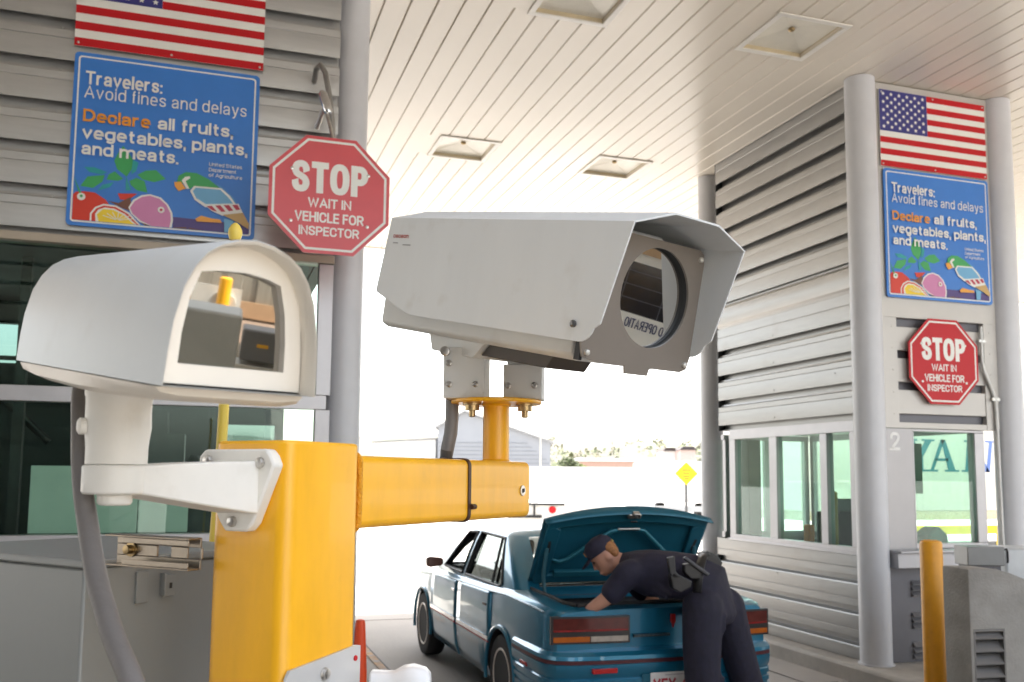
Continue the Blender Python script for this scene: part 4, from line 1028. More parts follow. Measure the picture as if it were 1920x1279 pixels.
# things inside the right booth
def small(name, label, cat, mb, m, **k): return tag(part(name, mb, m, None, **k), label, cat)
mb = MB(); mb.prism([(6.40,1.1005),(6.68,1.1005),(6.66,1.25),(6.56,1.33),(6.45,1.27)], 'y', 7.12, 7.32); small('cloth_bag', 'dark green bag standing on the desk inside the numbered booth window', 'bag', mb, mat('bag_green', (.02,.14,.11), .7), bevel=.03, seg=3)
mb = MB(); mb.box((6.15,7.1,1.1005),(6.38,7.35,1.20)); mb.box((6.18,7.13,1.2005),(6.32,7.33,1.26)); mb.box((6.19,7.098,1.13),(6.30,7.0995,1.15)); small('printer', 'small dark printer on the desk behind the numbered window', 'printer', mb, mat('printer_dark', (.06,.07,.075), .5), bevel=.01)
mb = MB(); mb.prism([(6.30,1.42),(6.52,1.40),(6.56,1.58),(6.50,1.68),(6.33,1.67)], 'y', 7.50, 7.53); mb.box((6.41,7.51,1.1005),(6.43,7.525,1.42)); small('paper_tray', 'brown cardboard document holder on a stalk inside the numbered booth', 'holder', mb, mat('cardboard', (.34,.24,.15), .7), bevel=.004)
mb = MB(); mb.box((5.79,8.05,1.0205),(5.86,8.15,1.30)); small('orange_flask', 'orange upright bottle at the middle pane of the ribbed wall window', 'bottle', mb, mat('flask_orange', (.65,.22,.02), .5), bevel=.015)
mb = MB(); mb.box((5.76,7.63,1.0205),(5.83,7.72,1.64)); small('document_tube', 'tall ochre tube at the right side of the middle booth pane', 'tube', mb, mat('tube_ochre', (.40,.30,.06), .6), bevel=.02)
ch = thing('office_chair', 'dark office chair inside the right booth', 'chair', (6.35, 8.1, .22))
mb = MB(); mb.box((-.25,-.25,.43),(.25,.25,.52)); part('seat', mb, rubber, ch, bevel=.04, seg=3)
mb = MB(); mb.box((-.05,.22,.55),(.05,.24,.7)); mb.box((-.24,.2,.62),(.24,.27,1.2)); part('backrest', mb, rubber, ch, bevel=.03, seg=3)
mb = MB(); mb.lathe([(.03,.05),(.03,.43)], 'z', 12); mb.box((-.3,-.03,0),(.3,.03,.05)); mb.box((-.03,-.3,.0),(.03,.3,.049)); part('base', mb, steel, ch)
mb = MB(); mb.prism([(8.15,1.0205),(8.85,1.0205),(8.80,1.09),(8.2,1.13)], 'x', 5.76, 5.95); small('paper_stack', 'loose white papers on the side shelf behind the lane window', 'paper', mb, signw)

mb = MB(); mb.box((5.74,9.05,.2205),(5.90,9.44,2.19)); cb_ = small('tall_cupboard', 'tall dark green cupboard at the far end of the lane-side booth window', 'cupboard', mb, mat('cupboard_green', (.05,.10,.08), .55), bevel=.01)
mb = MB(); mb.box((6.35,8.5,1.25),(6.70,8.56,1.55)); mb.box((6.45,8.52,1.12),(6.60,8.62,1.249)); small('monitor', 'dark computer monitor facing the lane inside the right booth', 'monitor', mb, mat('monitor_dark', (.05,.07,.07), .3), bevel=.006)
mb = MB(); mb.box((6.20,8.35,.2205),(6.80,8.75,1.1195)); small('side_counter', 'low grey green counter under the monitor in the right booth', 'counter', mb, mat('counter_green', (.14,.17,.15), .6), bevel=.01)
mb = MB(); mb.box((6.60,7.62,1.62),(6.83,7.66,2.12)); small('wall_board', 'pinned board hanging at the right pane of the lane-side window', 'board', mb, mat('pin_board', (.13,.20,.15), .8))
# ================================================================== CAR
CX, CY = 2.94, 5.58
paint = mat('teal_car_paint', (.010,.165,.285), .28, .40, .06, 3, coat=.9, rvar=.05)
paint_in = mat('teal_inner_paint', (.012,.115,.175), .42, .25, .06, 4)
blackt = mat('black_trim', (.018,.018,.02), .5, 0, .1, 10)
cabin = mat('cabin_dark', (.035,.033,.033), .75, 0, .2, 8)
chrome = mat('bright_trim', (.72,.72,.72), .18, .9, .03, 10)
pinst = mat('pinstripe_red', (.30,.012,.02), .4)
CX = 2.925
car = thing('parked_car', 'teal four-door sedan with its trunk lid open in the inspection lane', 'car', (CX, CY, 0))
AX = (1.06, 3.63)
car.scale = (.978, 1, 1)
def hw(y):
    K = [(0.03,.775),(.09,.805),(.2,.825),(.5,.838),(1.1,.842),(2.3,.842),(3.6,.836),(4.1,.80),(4.4,.72),(4.55,.60)]
    for (a, p), (b, q) in zip(K, K[1:]):
        if y <= b: return p+(q-p)*max(0, (y-a))/(b-a)
    return K[-1][1]
def zt(y):
    K = [(0.03,.893),(.12,.915),(.45,.935),(.95,.945),(1.4,.925),(2.3,.905),(3.1,.892),(3.6,.85),(4.2,.78),(4.55,.69)]
    for (a, p), (b, q) in zip(K, K[1:]):
        if y <= b: return p+(q-p)*max(0, (y-a))/(b-a)
    return K[-1][1]
def half(y):
    h, t = hw(y), zt(y); zb = .20
    return [(.86*h, zb), (.955*h, zb+.035), (.985*h, zb+.12), (1.0*h, .46), (1.004*h, .53), (1.0*h, .60), (.998*h, .72), (.990*h, t-.075), (.978*h, t-.035), (.952*h, t-.010), (.90*h, t-.002), (.72*h, t+.006), (.40*h, t+.012)]
def ring(y):
    q = half(y)
    return [(-x, z) for x, z in q] + [(0, zt(y)+.014)] + [(x, z) for x, z in q[::-1]] + [(0, .20)]
def rearc(x, y):       # plan curvature of the tail
    return y + (.055*(x/.8)**2*max(0, 1-y/.5) if y < .5 else 0) - (.05*(x/.8)**2*max(0, (y-4.2)/.35) if y > 4.2 else 0)
ys = [.03,.05,.09,.2,.35,.5,.7,.9,1.06,1.25,1.5,1.8,2.1,2.4,2.7,3.0,3.15,3.4,3.63,3.9,4.1,4.25,4.4,4.5,4.55]
mb = MB(); mb.loft([[(x, rearc(x, y), z) for x, z in ring(y)] for y in ys], 0, True)
body = part('body', mb, [paint, cabin], car, smooth=32)
cut = []
for ax in AX:
    for s in (-1, 1):
        c = MB(); c.lathe([(.345, .55*s), (.345, 1.1*s)], 'x', 40, 0, None, (0, ax, .305)); o = part('cut', c, cabin, car); cut.append(o)
c = MB(); c.box((-.70, 1.30, .40), (.70, 3.02, 1.4)); cut.append(part('cut', c, cabin, car))
c = MB(); c.prism([(-.60,.135),(.60,.135),(.645,.25),(.655,.93),(-.655,.93),(-.645,.25)], 'z', .40, 1.3); cut.append(part('cut', c, cabin, car))
boolean(body, cut)
# doors: skins 3 mm proud of the body side
def door(y0, y1, lift=False):
    d = MB(); n = 9; sel = [1,2,3,4,5,6,7,8]
    rings = []
    for k in range(n+1):
        y = y0+(y1-y0)*k/n; q = half(y); rings.append([(-(q[j][0]+.0035), y, q[j][1]) for j in sel])
        if lift:      # rear door is cut by the wheel arch
            for j, (x, yy, z) in enumerate(rings[-1]):
                dz = math.sqrt(max(0, .40**2-(yy-1.06)**2)); zz = .305+dz
                if dz > 0 and z < zz: rings[-1][j] = (x, yy, min(zz, .70))
    d.loft(rings, 0, False, False)
    o = part('door', d, [paint], car, smooth=50, solid=.006); freeze(o); return o
d1 = door(2.30, 3.26); d2 = door(1.30, 2.285, True)
for dd, y0, y1, hy in ((d1, 2.30, 3.26, 2.44), (d2, 1.30, 2.285, 1.47)):
    mb = MB(); x = -(hw(hy)*.983+.004); mb.box((x-.002, hy-.055, .735), (x+.01, hy+.055, .785)); part('handle_cup', mb, blackt, dd, bevel=.006)
    mb = MB(); mb.box((x-.016, hy-.05, .762), (x-.003, hy+.05, .782)); part('handle', mb, chrome if dd is d1 else blackt, dd, bevel=.004)
    mb = MB()
    for k in range(8):
        a = y0+.03+(y1-y0-.06)*k/8; b = y0+.03+(y1-y0-.06)*(k+1)/8
        xa, xb = -(hw(a)*1.004+.005), -(hw(b)*1.004+.005)
        for o_, za, zb_, mm in ((.012, .520, .548, 0), (.0125, .505, .5195, 1)):
            if k == 0 or True:
                i = mb.av([(xa-o_, a, za), (xb-o_, b, za), (xb-o_, b, zb_), (xa-o_, a, zb_), (xa+.004, a, za), (xb+.004, b, za), (xb+.004, b, zb_), (xa+.004, a, zb_)])
                for q in ((0,1,2,3),(7,6,5,4),(0,4,5,1),(1,5,6,2),(2,6,7,3),(3,7,4,0)): mb.f.append([i+j for j in q]); mb.m.append(mm)
    part('side_moulding', mb, [chrome, pinst], dd)
# body seams: fender and fuel side, belt moulding
mb = MB()
for k in range(24):
    a = .22+(3.2-.22)*k/24; b = .22+(3.2-.22)*(k+1)/24
    def bp(y): q = half(y)[8]; return (-(q[0]+.006), y, q[1]-.006)
    mb.tube([bp(a), bp(b)], .008, 6, 0)
part('belt_moulding', mb, mat('silver_moulding', (.30,.36,.40), .25, .7), car)
# wheel arch lips
for ax in AX:
    for s in (-1, 1):
        mb = MB(); pth = [(s*(hw(ax)*1.0+.004), ax+.352*math.cos(R(a)), .305+.352*math.sin(R(a))) for a in range(-12, 193, 10)]
        mb.tube(pth, .016, 8); part('wheel_arch', mb, paint, car)
def wheel(x, y, s):
    w_ = bpy.data.objects.new('wheel', None); COL.objects.link(w_); w_.parent = car; w_.location = (x, y, .305)
    mb = MB(); mb.lathe([(.20,-.085),(.26,-.092),(.288,-.086),(.302,-.06),(.305,0),(.302,.06),(.288,.086),(.26,.092),(.20,.085)], 'x', 40)
    for k in range(2):
        pass
    part('tyre', mb, rubber, w_, smooth=40)
    mb = MB()
    mb.lathe([(.03, .050*s), (.10, .066*s), (.165, .070*s), (.175, .060*s), (.185, .088*s), (.198, .090*s), (.204, .082*s), (.204, -.08*s)], 'x', 40, 0)
    for k in range(18):
        a = 2*PI*k/18; T = Matrix.Rotation(a, 4, 'X')
        mb.box((.0712*s, .105, -.008), (.0722*s, .160, .008), 1, T)
    mb.lathe([(.045, .055*s), (.045, .075*s), (.03, .082*s), (.005, .083*s)], 'x', 20, 0)
    for k in range(5):
        T = Matrix.Rotation(2*PI*k/5, 4, 'X'); mb.ball((.070*s, .070, 0), .010, 8, 6, 1, T)
    part('rim', mb, [mat('alloy_rim', (.62,.58,.54), .35, .6, .15, 20), dark], w_, smooth=40)
for x, s in ((-.745, -1), (.745, 1)):
    for y in AX: wheel(x, y, s)
# greenhouse
def gring(z, yr, yf, h, n=6, r=.16, cr=0):
    pts = []
    for cx, cy, a0 in ((h-r, yr+r, -90), (h-r, yf-r, 0), (-h+r, yf-r, 90), (-h+r, yr+r, 180)):
        for k in range(n+1):
            a = R(a0+90*k/n); pts.append((cx+r*math.cos(a), cy+r*math.sin(a), z))
    return pts
GL = [(.885,.78,3.30,.795,.10),(.93,.83,3.22,.785,.10),(1.10,1.09,2.94,.725,.11),(1.22,1.29,2.72,.675,.12),(1.285,1.40,2.60,.640,.14),(1.32,1.47,2.52,.595,.16),(1.342,1.56,2.42,.50,.2),(1.352,1.68,2.3,.36,.2)]
mb = MB(); mb.loft([gring(z, a, b, h, 6, r) for z, a, b, h, r in GL], 0, True)
gh = part('roof', mb, [paint, blackt], car, smooth=30)
cut = []
c = MB(); c.loft([gring(z-(.0 if z < 1.2 else .028), a+.05, b-.05, h-.045, 6, r) for z, a, b, h, r in [(.80,.72,3.36,.82,.1)]+GL[1:6]], 0, True); cut.append(part('cut', c, cabin, car))
WF = [(2.95,.935),(2.56,1.262),(2.30,1.278),(2.335,.925)]; WR = [(2.225,.925),(2.205,1.28),(1.53,1.268),(1.21,.945),(1.27,.925)]
for P_ in (WF, WR):
    c = MB(); c.prism(P_, 'x', -1, 1); cut.append(part('cut', c, blackt, car))
c = MB(); c.prism([(-.60,.96),(.60,.96),(.50,1.285),(-.50,1.285)], 'y', .5, 1.75); cut.append(part('cut', c, blackt, car))
c = MB(); c.prism([(-.66,.94),(.66,.94),(.55,1.285),(-.55,1.285)], 'y', 2.45, 3.6); cut.append(part('cut', c, blackt, car))
boolean(gh, cut)
# window trims and glass (side plane follows the tumblehome)
def side_x(z):
    for (z0, *_a, h0, r0), (z1, *_b, h1, r1) in zip(GL, GL[1:]):
        if z <= z1: return h0+(h1-h0)*(z-z0)/(z1-z0)
    return .5
for s in (-1, 1):
    for P_, nm in ((WF, 'f'), (WR, 'r')):
        mb = MB(); pth = [(s*(side_x(z)+.001), y, z) for y, z in P_]; pp = []
        for k in range(len(pth)):
            a, b = V(pth[k]), V(pth[(k+1)%len(pth)]); pp += [a.lerp(b, j/4) for j in range(4)]
        pp.append(pp[0].copy())
        pp = [V((s*(side_x(p.z)+.001), p.y, p.z)) for p in pp]
        mb.tube(pp, .011, 8, 0, None, False); tr_ = part('window_trim', mb, blackt, car)
        if nm == 'r':
            mb = MB(); mb.face([(s*(side_x(z)-.02), y, z) for y, z in P_]); part('window_pane', mb, gl_dark, car, smooth=0)
            mb = MB(); mb.tube([(s*side_x(1.262), 1.60, 1.262), (s*side_x(.94), 1.46, .94)], .012, 8); part('quarter_bar', mb, blackt, car)
mb = MB(); mb.face([(-.58,.925,.965),(.58,.925,.965),(.49,1.40,1.275),(-.49,1.40,1.275)]); part('rear_window', mb, gl_clear, car, smooth=0)
mb = MB(); mb.face([(-.64,3.16,.945),(.64,3.16,.945),(.54,2.62,1.275),(-.54,2.62,1.275)]); part('windshield', mb, gl_clear, car, smooth=0)
# mirrors
for s in (-1, 1):
    mb = MB(); mb.loft([[(s*(.80+dx), 2.98+dy*q_, .965+dz*q_) for dy, dz in ((-.045,-.05),(.045,-.045),(.05,.04),(-.04,.05))] for dx, q_ in ((0,.5),(.03,.8),(.13,1.),(.16,.8))], 0, True)
    part('door_mirror', mb, mat('mirror_housing', (.16,.07,.05), .4, .0), car, bevel=.01)
# interior
for x in (-.36, .36):
    mb = MB(); mb.box((x-.24, 2.05, .42), (x+.24, 2.55, .62)); part('seat', mb, cabin, car, bevel=.05, seg=3)
    mb = MB(); mb.prism([(2.02,.58),(2.18,.58),(2.02,1.06),(1.90,1.06)], 'x', x-.23, x+.23); part('backrest', mb, cabin, car, bevel=.04, seg=3)
    mb = MB(); mb.prism([(1.98,1.07),(2.06,1.07),(2.02,1.22),(1.95,1.22)], 'x', x-.12, x+.12); part('headrest', mb, cabin, car, bevel=.03, seg=3)
mb = MB(); mb.prism([(1.30,.42),(1.42,.42),(1.30,.96),(1.18,.96)], 'x', -.62, .62); mb.box((-.62,1.43,.42),(.62,1.85,.6)); part('rear_bench', mb, cabin, car, bevel=.03)
mb = MB(); mb.prism([(2.78,.6),(3.2,.6),(3.1,.93),(2.9,.93),(2.8,.85)], 'x', -.70, .70); part('dashboard', mb, cabin, car, bevel=.03)
mb = MB(); pth = [(-.36+.18*math.cos(R(a)), 2.70+.09*math.sin(R(a)), .90+.155*math.sin(R(a))) for a in range(0, 361, 20)]; mb.tube(pth, .014, 8, 0, None, False); mb.tube([(-.36,2.70,.90),(-.36,2.85,.82)], .03, 8); mb.box((-.5,2.69,.885),(-.22,2.71,.91)); part('steering_wheel', mb, mat('wheel_grey', (.25,.25,.27), .5), car)
# trunk lining, sill rubber
mb = MB(); 
tl = [(-.612,.128),(.612,.128),(.66,.25),(.668,.945),(-.668,.945),(-.66,.25)]
pp = []
for k in range(6):
    a, b = tl[k], tl[(k+1)%6]; pp += [(a[0]+(b[0]-a[0])*j/8, a[1]+(b[1]-a[1])*j/8) for j in range(8)]
pp.append(pp[0]); mb.tube([(x, y, zt(y)+.018-.012*abs(x)/.66) for x, y in pp], .014, 8, 0, None, False); part('trunk_seal', mb, rubber, car)
mb = MB(); mb.box((-.60, .84, .5), (.60, .90, .88)); mb.box((-.62,.80,.885),(.62,.92,.91)); part('trunk_partition', mb, mat('trunk_felt', (.10,.10,.105), .9, 0, .25, 20), car, bevel=.01)
# trunk lid, opened
hinge = V((0, .93, .985)); an = math.atan2(.813, .582)
U = V((0, -math.cos(an), math.sin(an))); NI = V((0, -math.sin(an), -math.cos(an)))    # along the lid, inner normal
TL = Matrix(((1,0,0,0),(0,U.y,NI.y,hinge.y),(0,U.z,NI.z,hinge.z),(0,0,0,1)))   # local (x, u, n)
def lid_u(x): return .575+.085*(1-(x/.67)**2)
lid = bpy.data.objects.new('trunk_lid', None); COL.objects.link(lid); lid.parent = car; lid.matrix_local = TL
mb = MB(); nx = 24; rows = []
for k in range(nx+1):
    x = -.67+1.34*k/nx; h2 = lid_u(x); cz = -.030*(1-(x/.67)**2)
    rows.append([(x, u*h2, -.012+cz*math.sin(u*PI*.5)) for u in (0,.15,.3,.5,.7,.85,.95,1.)] + [(x, h2+.006, .01), (x, h2+.004, .055)])
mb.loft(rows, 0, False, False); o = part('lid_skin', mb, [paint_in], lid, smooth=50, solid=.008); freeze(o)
def slab_ring(mb, n0, n1, e):
    # inner frame: strips along the four sides, raised towards the inside
    for k in range(nx):
        xs = [-.64+1.28*(k+j)/nx for j in (0, 1)]
        for f0, f1 in ((.86,.975),(.02,.15)):
            a = [(x, lid_u(x)*f, n) for n in (n0, n1) for x in xs for f in (f0, f1)]
            i = mb.av(a)
            for q in ((4,5,7,6),(0,2,3,1),(0,1,5,4),(2,6,7,3),(1,3,7,5),(0,4,6,2)): mb.f.append([i+j for j in q]); mb.m.append(0)
mb = MB(); slab_ring(mb, -.025, .024, 0)
for s in (-1, 1): mb.prism([(s*.645, .03), (s*.54, .03), (s*.53, .50), (s*.645, .555)], 'z', -.02, .022)
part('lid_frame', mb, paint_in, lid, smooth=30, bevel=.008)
mb = MB()
for s in (-1, 1):
    mb.tube([(s*.06,.50,.018),(s*.13,.49,.020),(s*.42,.235,.020),(s*.48,.21,.018),(s*.54,.23,.012)], [.016,.018,.018,.018,.012], 8)
mb.box((-.5,.075,.0),(.5,.125,.034))
part('lid_rib', mb, mat('teal_rib_paint', (.02,.15,.20), .35, .3), lid, bevel=.006)
mb = MB()
for s in (-1, 1):
    mb.prism([(s*.60,.30),(s*.575,.30),(s*.585,.40),(s*.605,.40)], 'z', .0225, .0245); mb.prism([(s*.60,.12),(s*.575,.12),(s*.58,.22),(s*.60,.22)], 'z', .0225, .0245)
part('lid_slot', mb, dark, lid, smooth=0)
mb = MB(); mb.box((-.05,.625,.03),(.05,.665,.06)); mb.box((-.025,.655,.05),(.025,.69,.085)); mb.box((-.09,.50,.02),(.09,.52,.036)); part('latch', mb, steel, lid, bevel=.006)
mb = MB(); mb.tube([(.03,.60,.056),(-.02,.602,.058)], .006, 6); part('latch_rod', mb, blackt, lid)
# gooseneck hinges/struts
for s in (-1, 1):
    mb = MB(); mb.tube([(s*.60,.72,.84),(s*.61,.74,.93),(s*.615,.76,1.06),(s*.60,.72,1.25)], [.012,.012,.016,.016], 8); part('lid_strut', mb, mat('strut_teal', (.03,.12,.16), .35, .3), car)
# tail lamps following the tail curve
def tail_strip(x0, x1, z0, z1, off, m_, n=8, dz=0.):
    mb = MB(); rows = []
    for k in range(n+1):
        x = x0+(x1-x0)*k/n; y = rearc(x, .03)-off
        rows.append([(x, y+off+.02, z0), (x, y, z0+.003), (x, y, z1-.003), (x, y+off+.02, z1)])
    mb.loft(rows, 0, False, False); 
    for e in (0, -1): mb.face(rows[e], 0)
    return mb
lens_red = mat('lens_red_brown', (.10,.016,.012), .2, 0, .25, 14, coat=.6); lens_am = mat('lens_amber', (.42,.10,.008), .22, 0, .12, 20, coat=.6); lens_cl = mat('lens_clear', (.42,.36,.30), .2, 0, .15, 20, coat=.6)
for s in (-1, 1):
    tl_ = part('tail_light', tail_strip(s*.815, s*.275, .690, .868, .006, 0), mat('lamp_black', (.02,.018,.018), .35, coat=.4), car, smooth=30)
    part('red_lens', tail_strip(s*.800, s*.290, .768, .856, .011, 0), lens_red, tl_, smooth=30)
    part('red_lens', tail_strip(s*.798, s*.292, .768, .786, .0125, 0), mat('lens_red', (.22,.010,.010), .25, 0, .3, 20), tl_, smooth=30)
    part('amber_lens', tail_strip(s*.800, s*.555, .703, .742, .011, 0), lens_am, tl_, smooth=30)
    part('clear_lens', tail_strip(s*.548, s*.290, .703, .742, .011, 0), lens_cl, tl_, smooth=30)
mb = MB(); y = rearc(.06,.03)-.006
mb.prism([(.03,.862),(.058,.862),(.060,.815),(.050,.80),(.044,.775),(.038,.80),(.028,.815)], 'y', y, y+.02); part('emblem', mb, mat('emblem_red', (.5,.02,.02), .3), car, smooth=0)
part('name_badge', tail_strip(-.24, .02, .722, .742, .003, 0), mat('badge_dark', (.03,.05,.06), .4, 0, .6, 60), car, smooth=30)
# bumper: profile swept round the tail
def sweep(prof, mfun=None, m=0):
    plan = [(-.852,.74),(-.856,.45),(-.852,.22),(-.835,.11),(-.79,.045),(-.70,.005),(-.5,-.022),(-.25,-.034),(0,-.038)]
    plan = plan+[(-x, y) for x, y in plan[::-1][1:]]
    rows = []
    for k, p in enumerate(plan):
        a = V(plan[max(k-1,0)]); b = V(plan[min(k+1,len(plan)-1)]); d = (b-a).normalized(); n_ = V((d.y, -d.x)) ; 
        rows.append([(p[0]+n_.x*o, p[1]+n_.y*o, z) for o, z in prof])
    mb = MB(); mb.loft(rows, m, False, False); 
    for e in (0, -1): mb.face(rows[e], m)
    return mb
prof = [(-.09,.27),(-.012,.275),(0,.30),(0,.375),(-.012,.38),(-.012,.395),(0,.40),(0,.425),(-.012,.43),(-.012,.445),(0,.45),(0,.478),(-.01,.485),(-.006,.50),(.004,.515),(.010,.56),(.010,.572),(.004,.574),(.004,.600),(.010,.602),(.006,.625),(-.02,.648),(-.10,.655)]
bp = part('bumper', sweep(prof), paint, car, smooth=28)
part('bumper_strip', sweep([(.0,.5745),(.0085,.576),(.0085,.598),(.0,.5995)]), mat('strip_maroon', (.07,.012,.018), .4), bp, smooth=28)
for s in (-1, 1):
    mb = MB(); x0 = s*.485; mb.box((x0-.085, -.048, .522), (x0+.085, -.0, .552)); part('reflector', mb, mat('reflector_red', (.45,.012,.012), .25), bp, bevel=.003)
    mb = MB(); mb.box((s*.852-.012, .42, .50), (s*.852+.012, .56, .525)); part('side_marker', mb, MATS['reflector_red'], bp, bevel=.003)
# licence plate with its recess
mb = MB(); mb.box((-.22, -.041, .31), (.22, -.037, .505)); part('plate_recess', mb, paint_in, bp)
mb = MB(); mb.box((-.165, -.047, .345), (.165, -.0425, .51)); pl = part('licence_plate', mb, mat('plate_white', (.74,.72,.70), .4, 0, .05, 20), car, bevel=.002)
mb = MB(); T = XZ(-.148, -.0478, .392); mb.text('YFX-44', .080, T, 0, .05, .98); 
mb.box((-.06, -.0478, .490), (.10, -.0472, .496), 1)
part('plate_text', mb, [mat('plate_red', (.45,.02,.04), .5), mat('plate_grey', (.45,.42,.45), .5)], pl, smooth=0)
mb = MB(); mb.box((-.5,.9,.16),(.5,4.2,.26)); mb.tube([(.45,.35,.22),(.45,.02,.22)], .028, 12); part('underbody', mb, cabin, car)
# ================================================================== PERSON
def onY(x, y, Y):
    v = fw + rt*((x-960)/1746.61) - up*((y-718.78)/1746.61); return V((0,0,CAMH)) + v*(Y/v.y)
navy = mat('navy_uniform', (.015,.014,.034), .8, 0, .25, 30, .9, 13)
navy2 = mat('navy_trousers', (.014,.013,.029), .8, 0, .25, 25, .9, 11)
skin = mat('skin', (.52,.27,.19), .5, 0, .08, 14)
leather = mat('black_leather', (.012,.012,.013), .38, 0, .15, 30)
per = thing('person', 'uniformed person in navy with a cap bending over into the open trunk', 'person', (3.25, 5.38, 0))
def el(c, a, b, ra, rb, n=18): return [V(c)+V(a)*ra*math.cos(2*PI*k/n)+V(b)*rb*math.sin(2*PI*k/n) for k in range(n)]
def limb(mb, pts, rs, n=14):
    P = spl(pts, 5); Rr = []
    for k in range(len(pts)-1): Rr += [rs[k]+(rs[k+1]-rs[k])*j/5 for j in range(5)]
    mb.tube(P, Rr+[rs[-1]], n); mb.ball(P[0], rs[0], 12, 8); mb.ball(P[-1], rs[-1], 12, 8)
def fuse(name, mb, m, parent, vox, sm=4, **k):
    o = part(name, mb, m, parent, True, smooth=0, **k)
    q = o.modifiers.new('r', 'REMESH'); q.mode = 'VOXEL'; q.voxel_size = vox; q.use_smooth_shade = True
    q = o.modifiers.new('s', 'SMOOTH'); q.iterations = sm; q.factor = .5
    freeze(o); o.data.polygons.foreach_set('use_smooth', [True]*len(o.data.polygons)); return o
lat = V((-.60,-.80,0))
wst, mid, chs, shd, nkb = onY(1303,1082,5.46), onY(1258,1078,5.56), onY(1216,1074,5.66), onY(1187,1067,5.74), onY(1167,1057,5.81)
dt = (nkb-wst).normalized(); dep_ = dt.cross(lat).normalized()
if dep_.z < 0: dep_ = -dep_
# shirt with short sleeves
mb = MB()
mb.loft([el(wst-dt*.03, lat, dep_, .165,.135), el(wst, lat, dep_, .175,.145), el(mid, lat, dep_, .185,.155), el(chs, lat, dep_, .20,.155), el(shd, lat, dep_, .195,.125), el(nkb, lat, dep_, .085,.075)])
shL, elL, wrL, haL = onY(1176,1078,5.56), onY(1144,1116,5.60), onY(1106,1143,5.68), onY(1092,1158,5.74)
shR, elR, wrR, haR = onY(1172,1070,5.95), onY(1208,1112,6.0), onY(1232,1132,5.86), onY(1240,1150,5.86)
cufL = shL.lerp(elL, .84); cufR = shR.lerp(elR, .85)
for s_, c_ in ((shL, cufL), (shR, cufR)):
    limb(mb, [chs.lerp(s_, .7), s_, s_.lerp(c_, .5), c_], [.10,.092,.080,.078])
col_ = nkb+dt*.015; mb.loft([el(nkb-dt*.02, lat, dep_, .085,.08), el(col_, lat, dep_, .072,.072)])
# a few soft folds
random.seed(3)
for k in range(9):
    a = mid.lerp(chs, random.random())+lat*.17*random.uniform(.6,1)-dep_*random.uniform(.02,.13); mb.tube([a-dt*.06-dep_*.03, a, a+dt*.06+dep_*.04], [.006,.016,.006], 8)
fuse('shirt', mb, navy, per, .012, 5)
# trousers
mb = MB()
hp = onY(1338,1106,5.44); crp = onY(1340,1150,5.44)
mb.loft([el(wst-dt*-.01, lat, dep_, .168,.14), el(wst.lerp(hp,.5), lat, dep_, .18,.155), el(hp, lat, (dep_+V((.5,0,.1))).normalized(), .185,.165), el(crp, lat, V((.8,-.6,0)), .175,.14), el(crp-V((0,0,.06)), lat, V((.8,-.6,0)), .14,.11)])
L0, L1, L2 = onY(1318,1140,5.35), onY(1316,1215,5.34), onY(1318,1300,5.34)
L3 = V((L2.x+.03, 5.36, .10))
R0, R1, R2 = onY(1360,1138,5.52), onY(1380,1210,5.52), onY(1404,1290,5.52)
R3 = V((R2.x+.12, 5.50, .10))
limb(mb, [L0, L1, L2, L2.lerp(L3,.5), L3], [.135,.123,.108,.10,.095])
limb(mb, [R0, R1, R2, R2.lerp(R3,.5), R3], [.130,.115,.105,.098,.095])
for k in range(8):
    a = L0.lerp(L2, random.random())+V((random.uniform(-.11,.11), -.09, 0)); mb.tube([a-V((.03,0,.08)), a, a+V((.02,0,.09))], [.005,.014,.005], 8)
fuse('trousers', mb, navy2, per, .013, 5)
# body: one continuous figure
mb = MB()
fh = V((-.76,.25,-.60)).normalized(); uh = V((-.57,.19,.80)); uh = (uh-fh*uh.dot(fh)).normalized(); rh = fh.cross(uh)
hc = onY(1134,1042,5.86)
TH_ = Matrix.Translation(hc) @ Matrix((fh, -rh, uh)).transposed().to_4x4()     # x forward, y left, z up
def hring(z, xf, xb, w, n=18):
    return [TH_ @ V(((xf+xb)/2+(xf-xb)/2*math.cos(2*PI*k/n), w*math.sin(2*PI*k/n), z)) for k in range(n)]
mb.loft([hring(-.115,.075,-.02,.03), hring(-.10,.088,-.045,.048), hring(-.07,.092,-.075,.062), hring(-.03,.094,-.092,.070), hring(.02,.096,-.098,.075), hring(.06,.092,-.096,.074), hring(.095,.07,-.075,.058), hring(.115,.03,-.035,.03)])
mb.loft([[TH_ @ V(p) for p in r] for r in ([(.088,.012,-.045),(.088,-.012,-.045),(.118,-.010,-.040),(.118,.010,-.040)], [(.090,.008,.02),(.090,-.008,.02),(.098,-.005,.018),(.098,.005,.018)])])
for s in (-1, 1):
    mb.ball((-.012, .076*s, -.012), (.020,.010,.032), 10, 8, 0, TH_)
    mb.ball((.092, .020*s, -.078), (.010,.016,.007), 8, 6, 0, TH_)
mb.tube([nkb-dt*.05, nkb.lerp(hc,.5), hc-uh*.04-fh*.02], [.066,.058,.056], 14)
mb.loft([el(wst, lat, dep_, .14,.11), el(chs, lat, dep_, .165,.12), el(shd, lat, dep_, .165,.10), el(nkb, lat, dep_, .06,.06)])
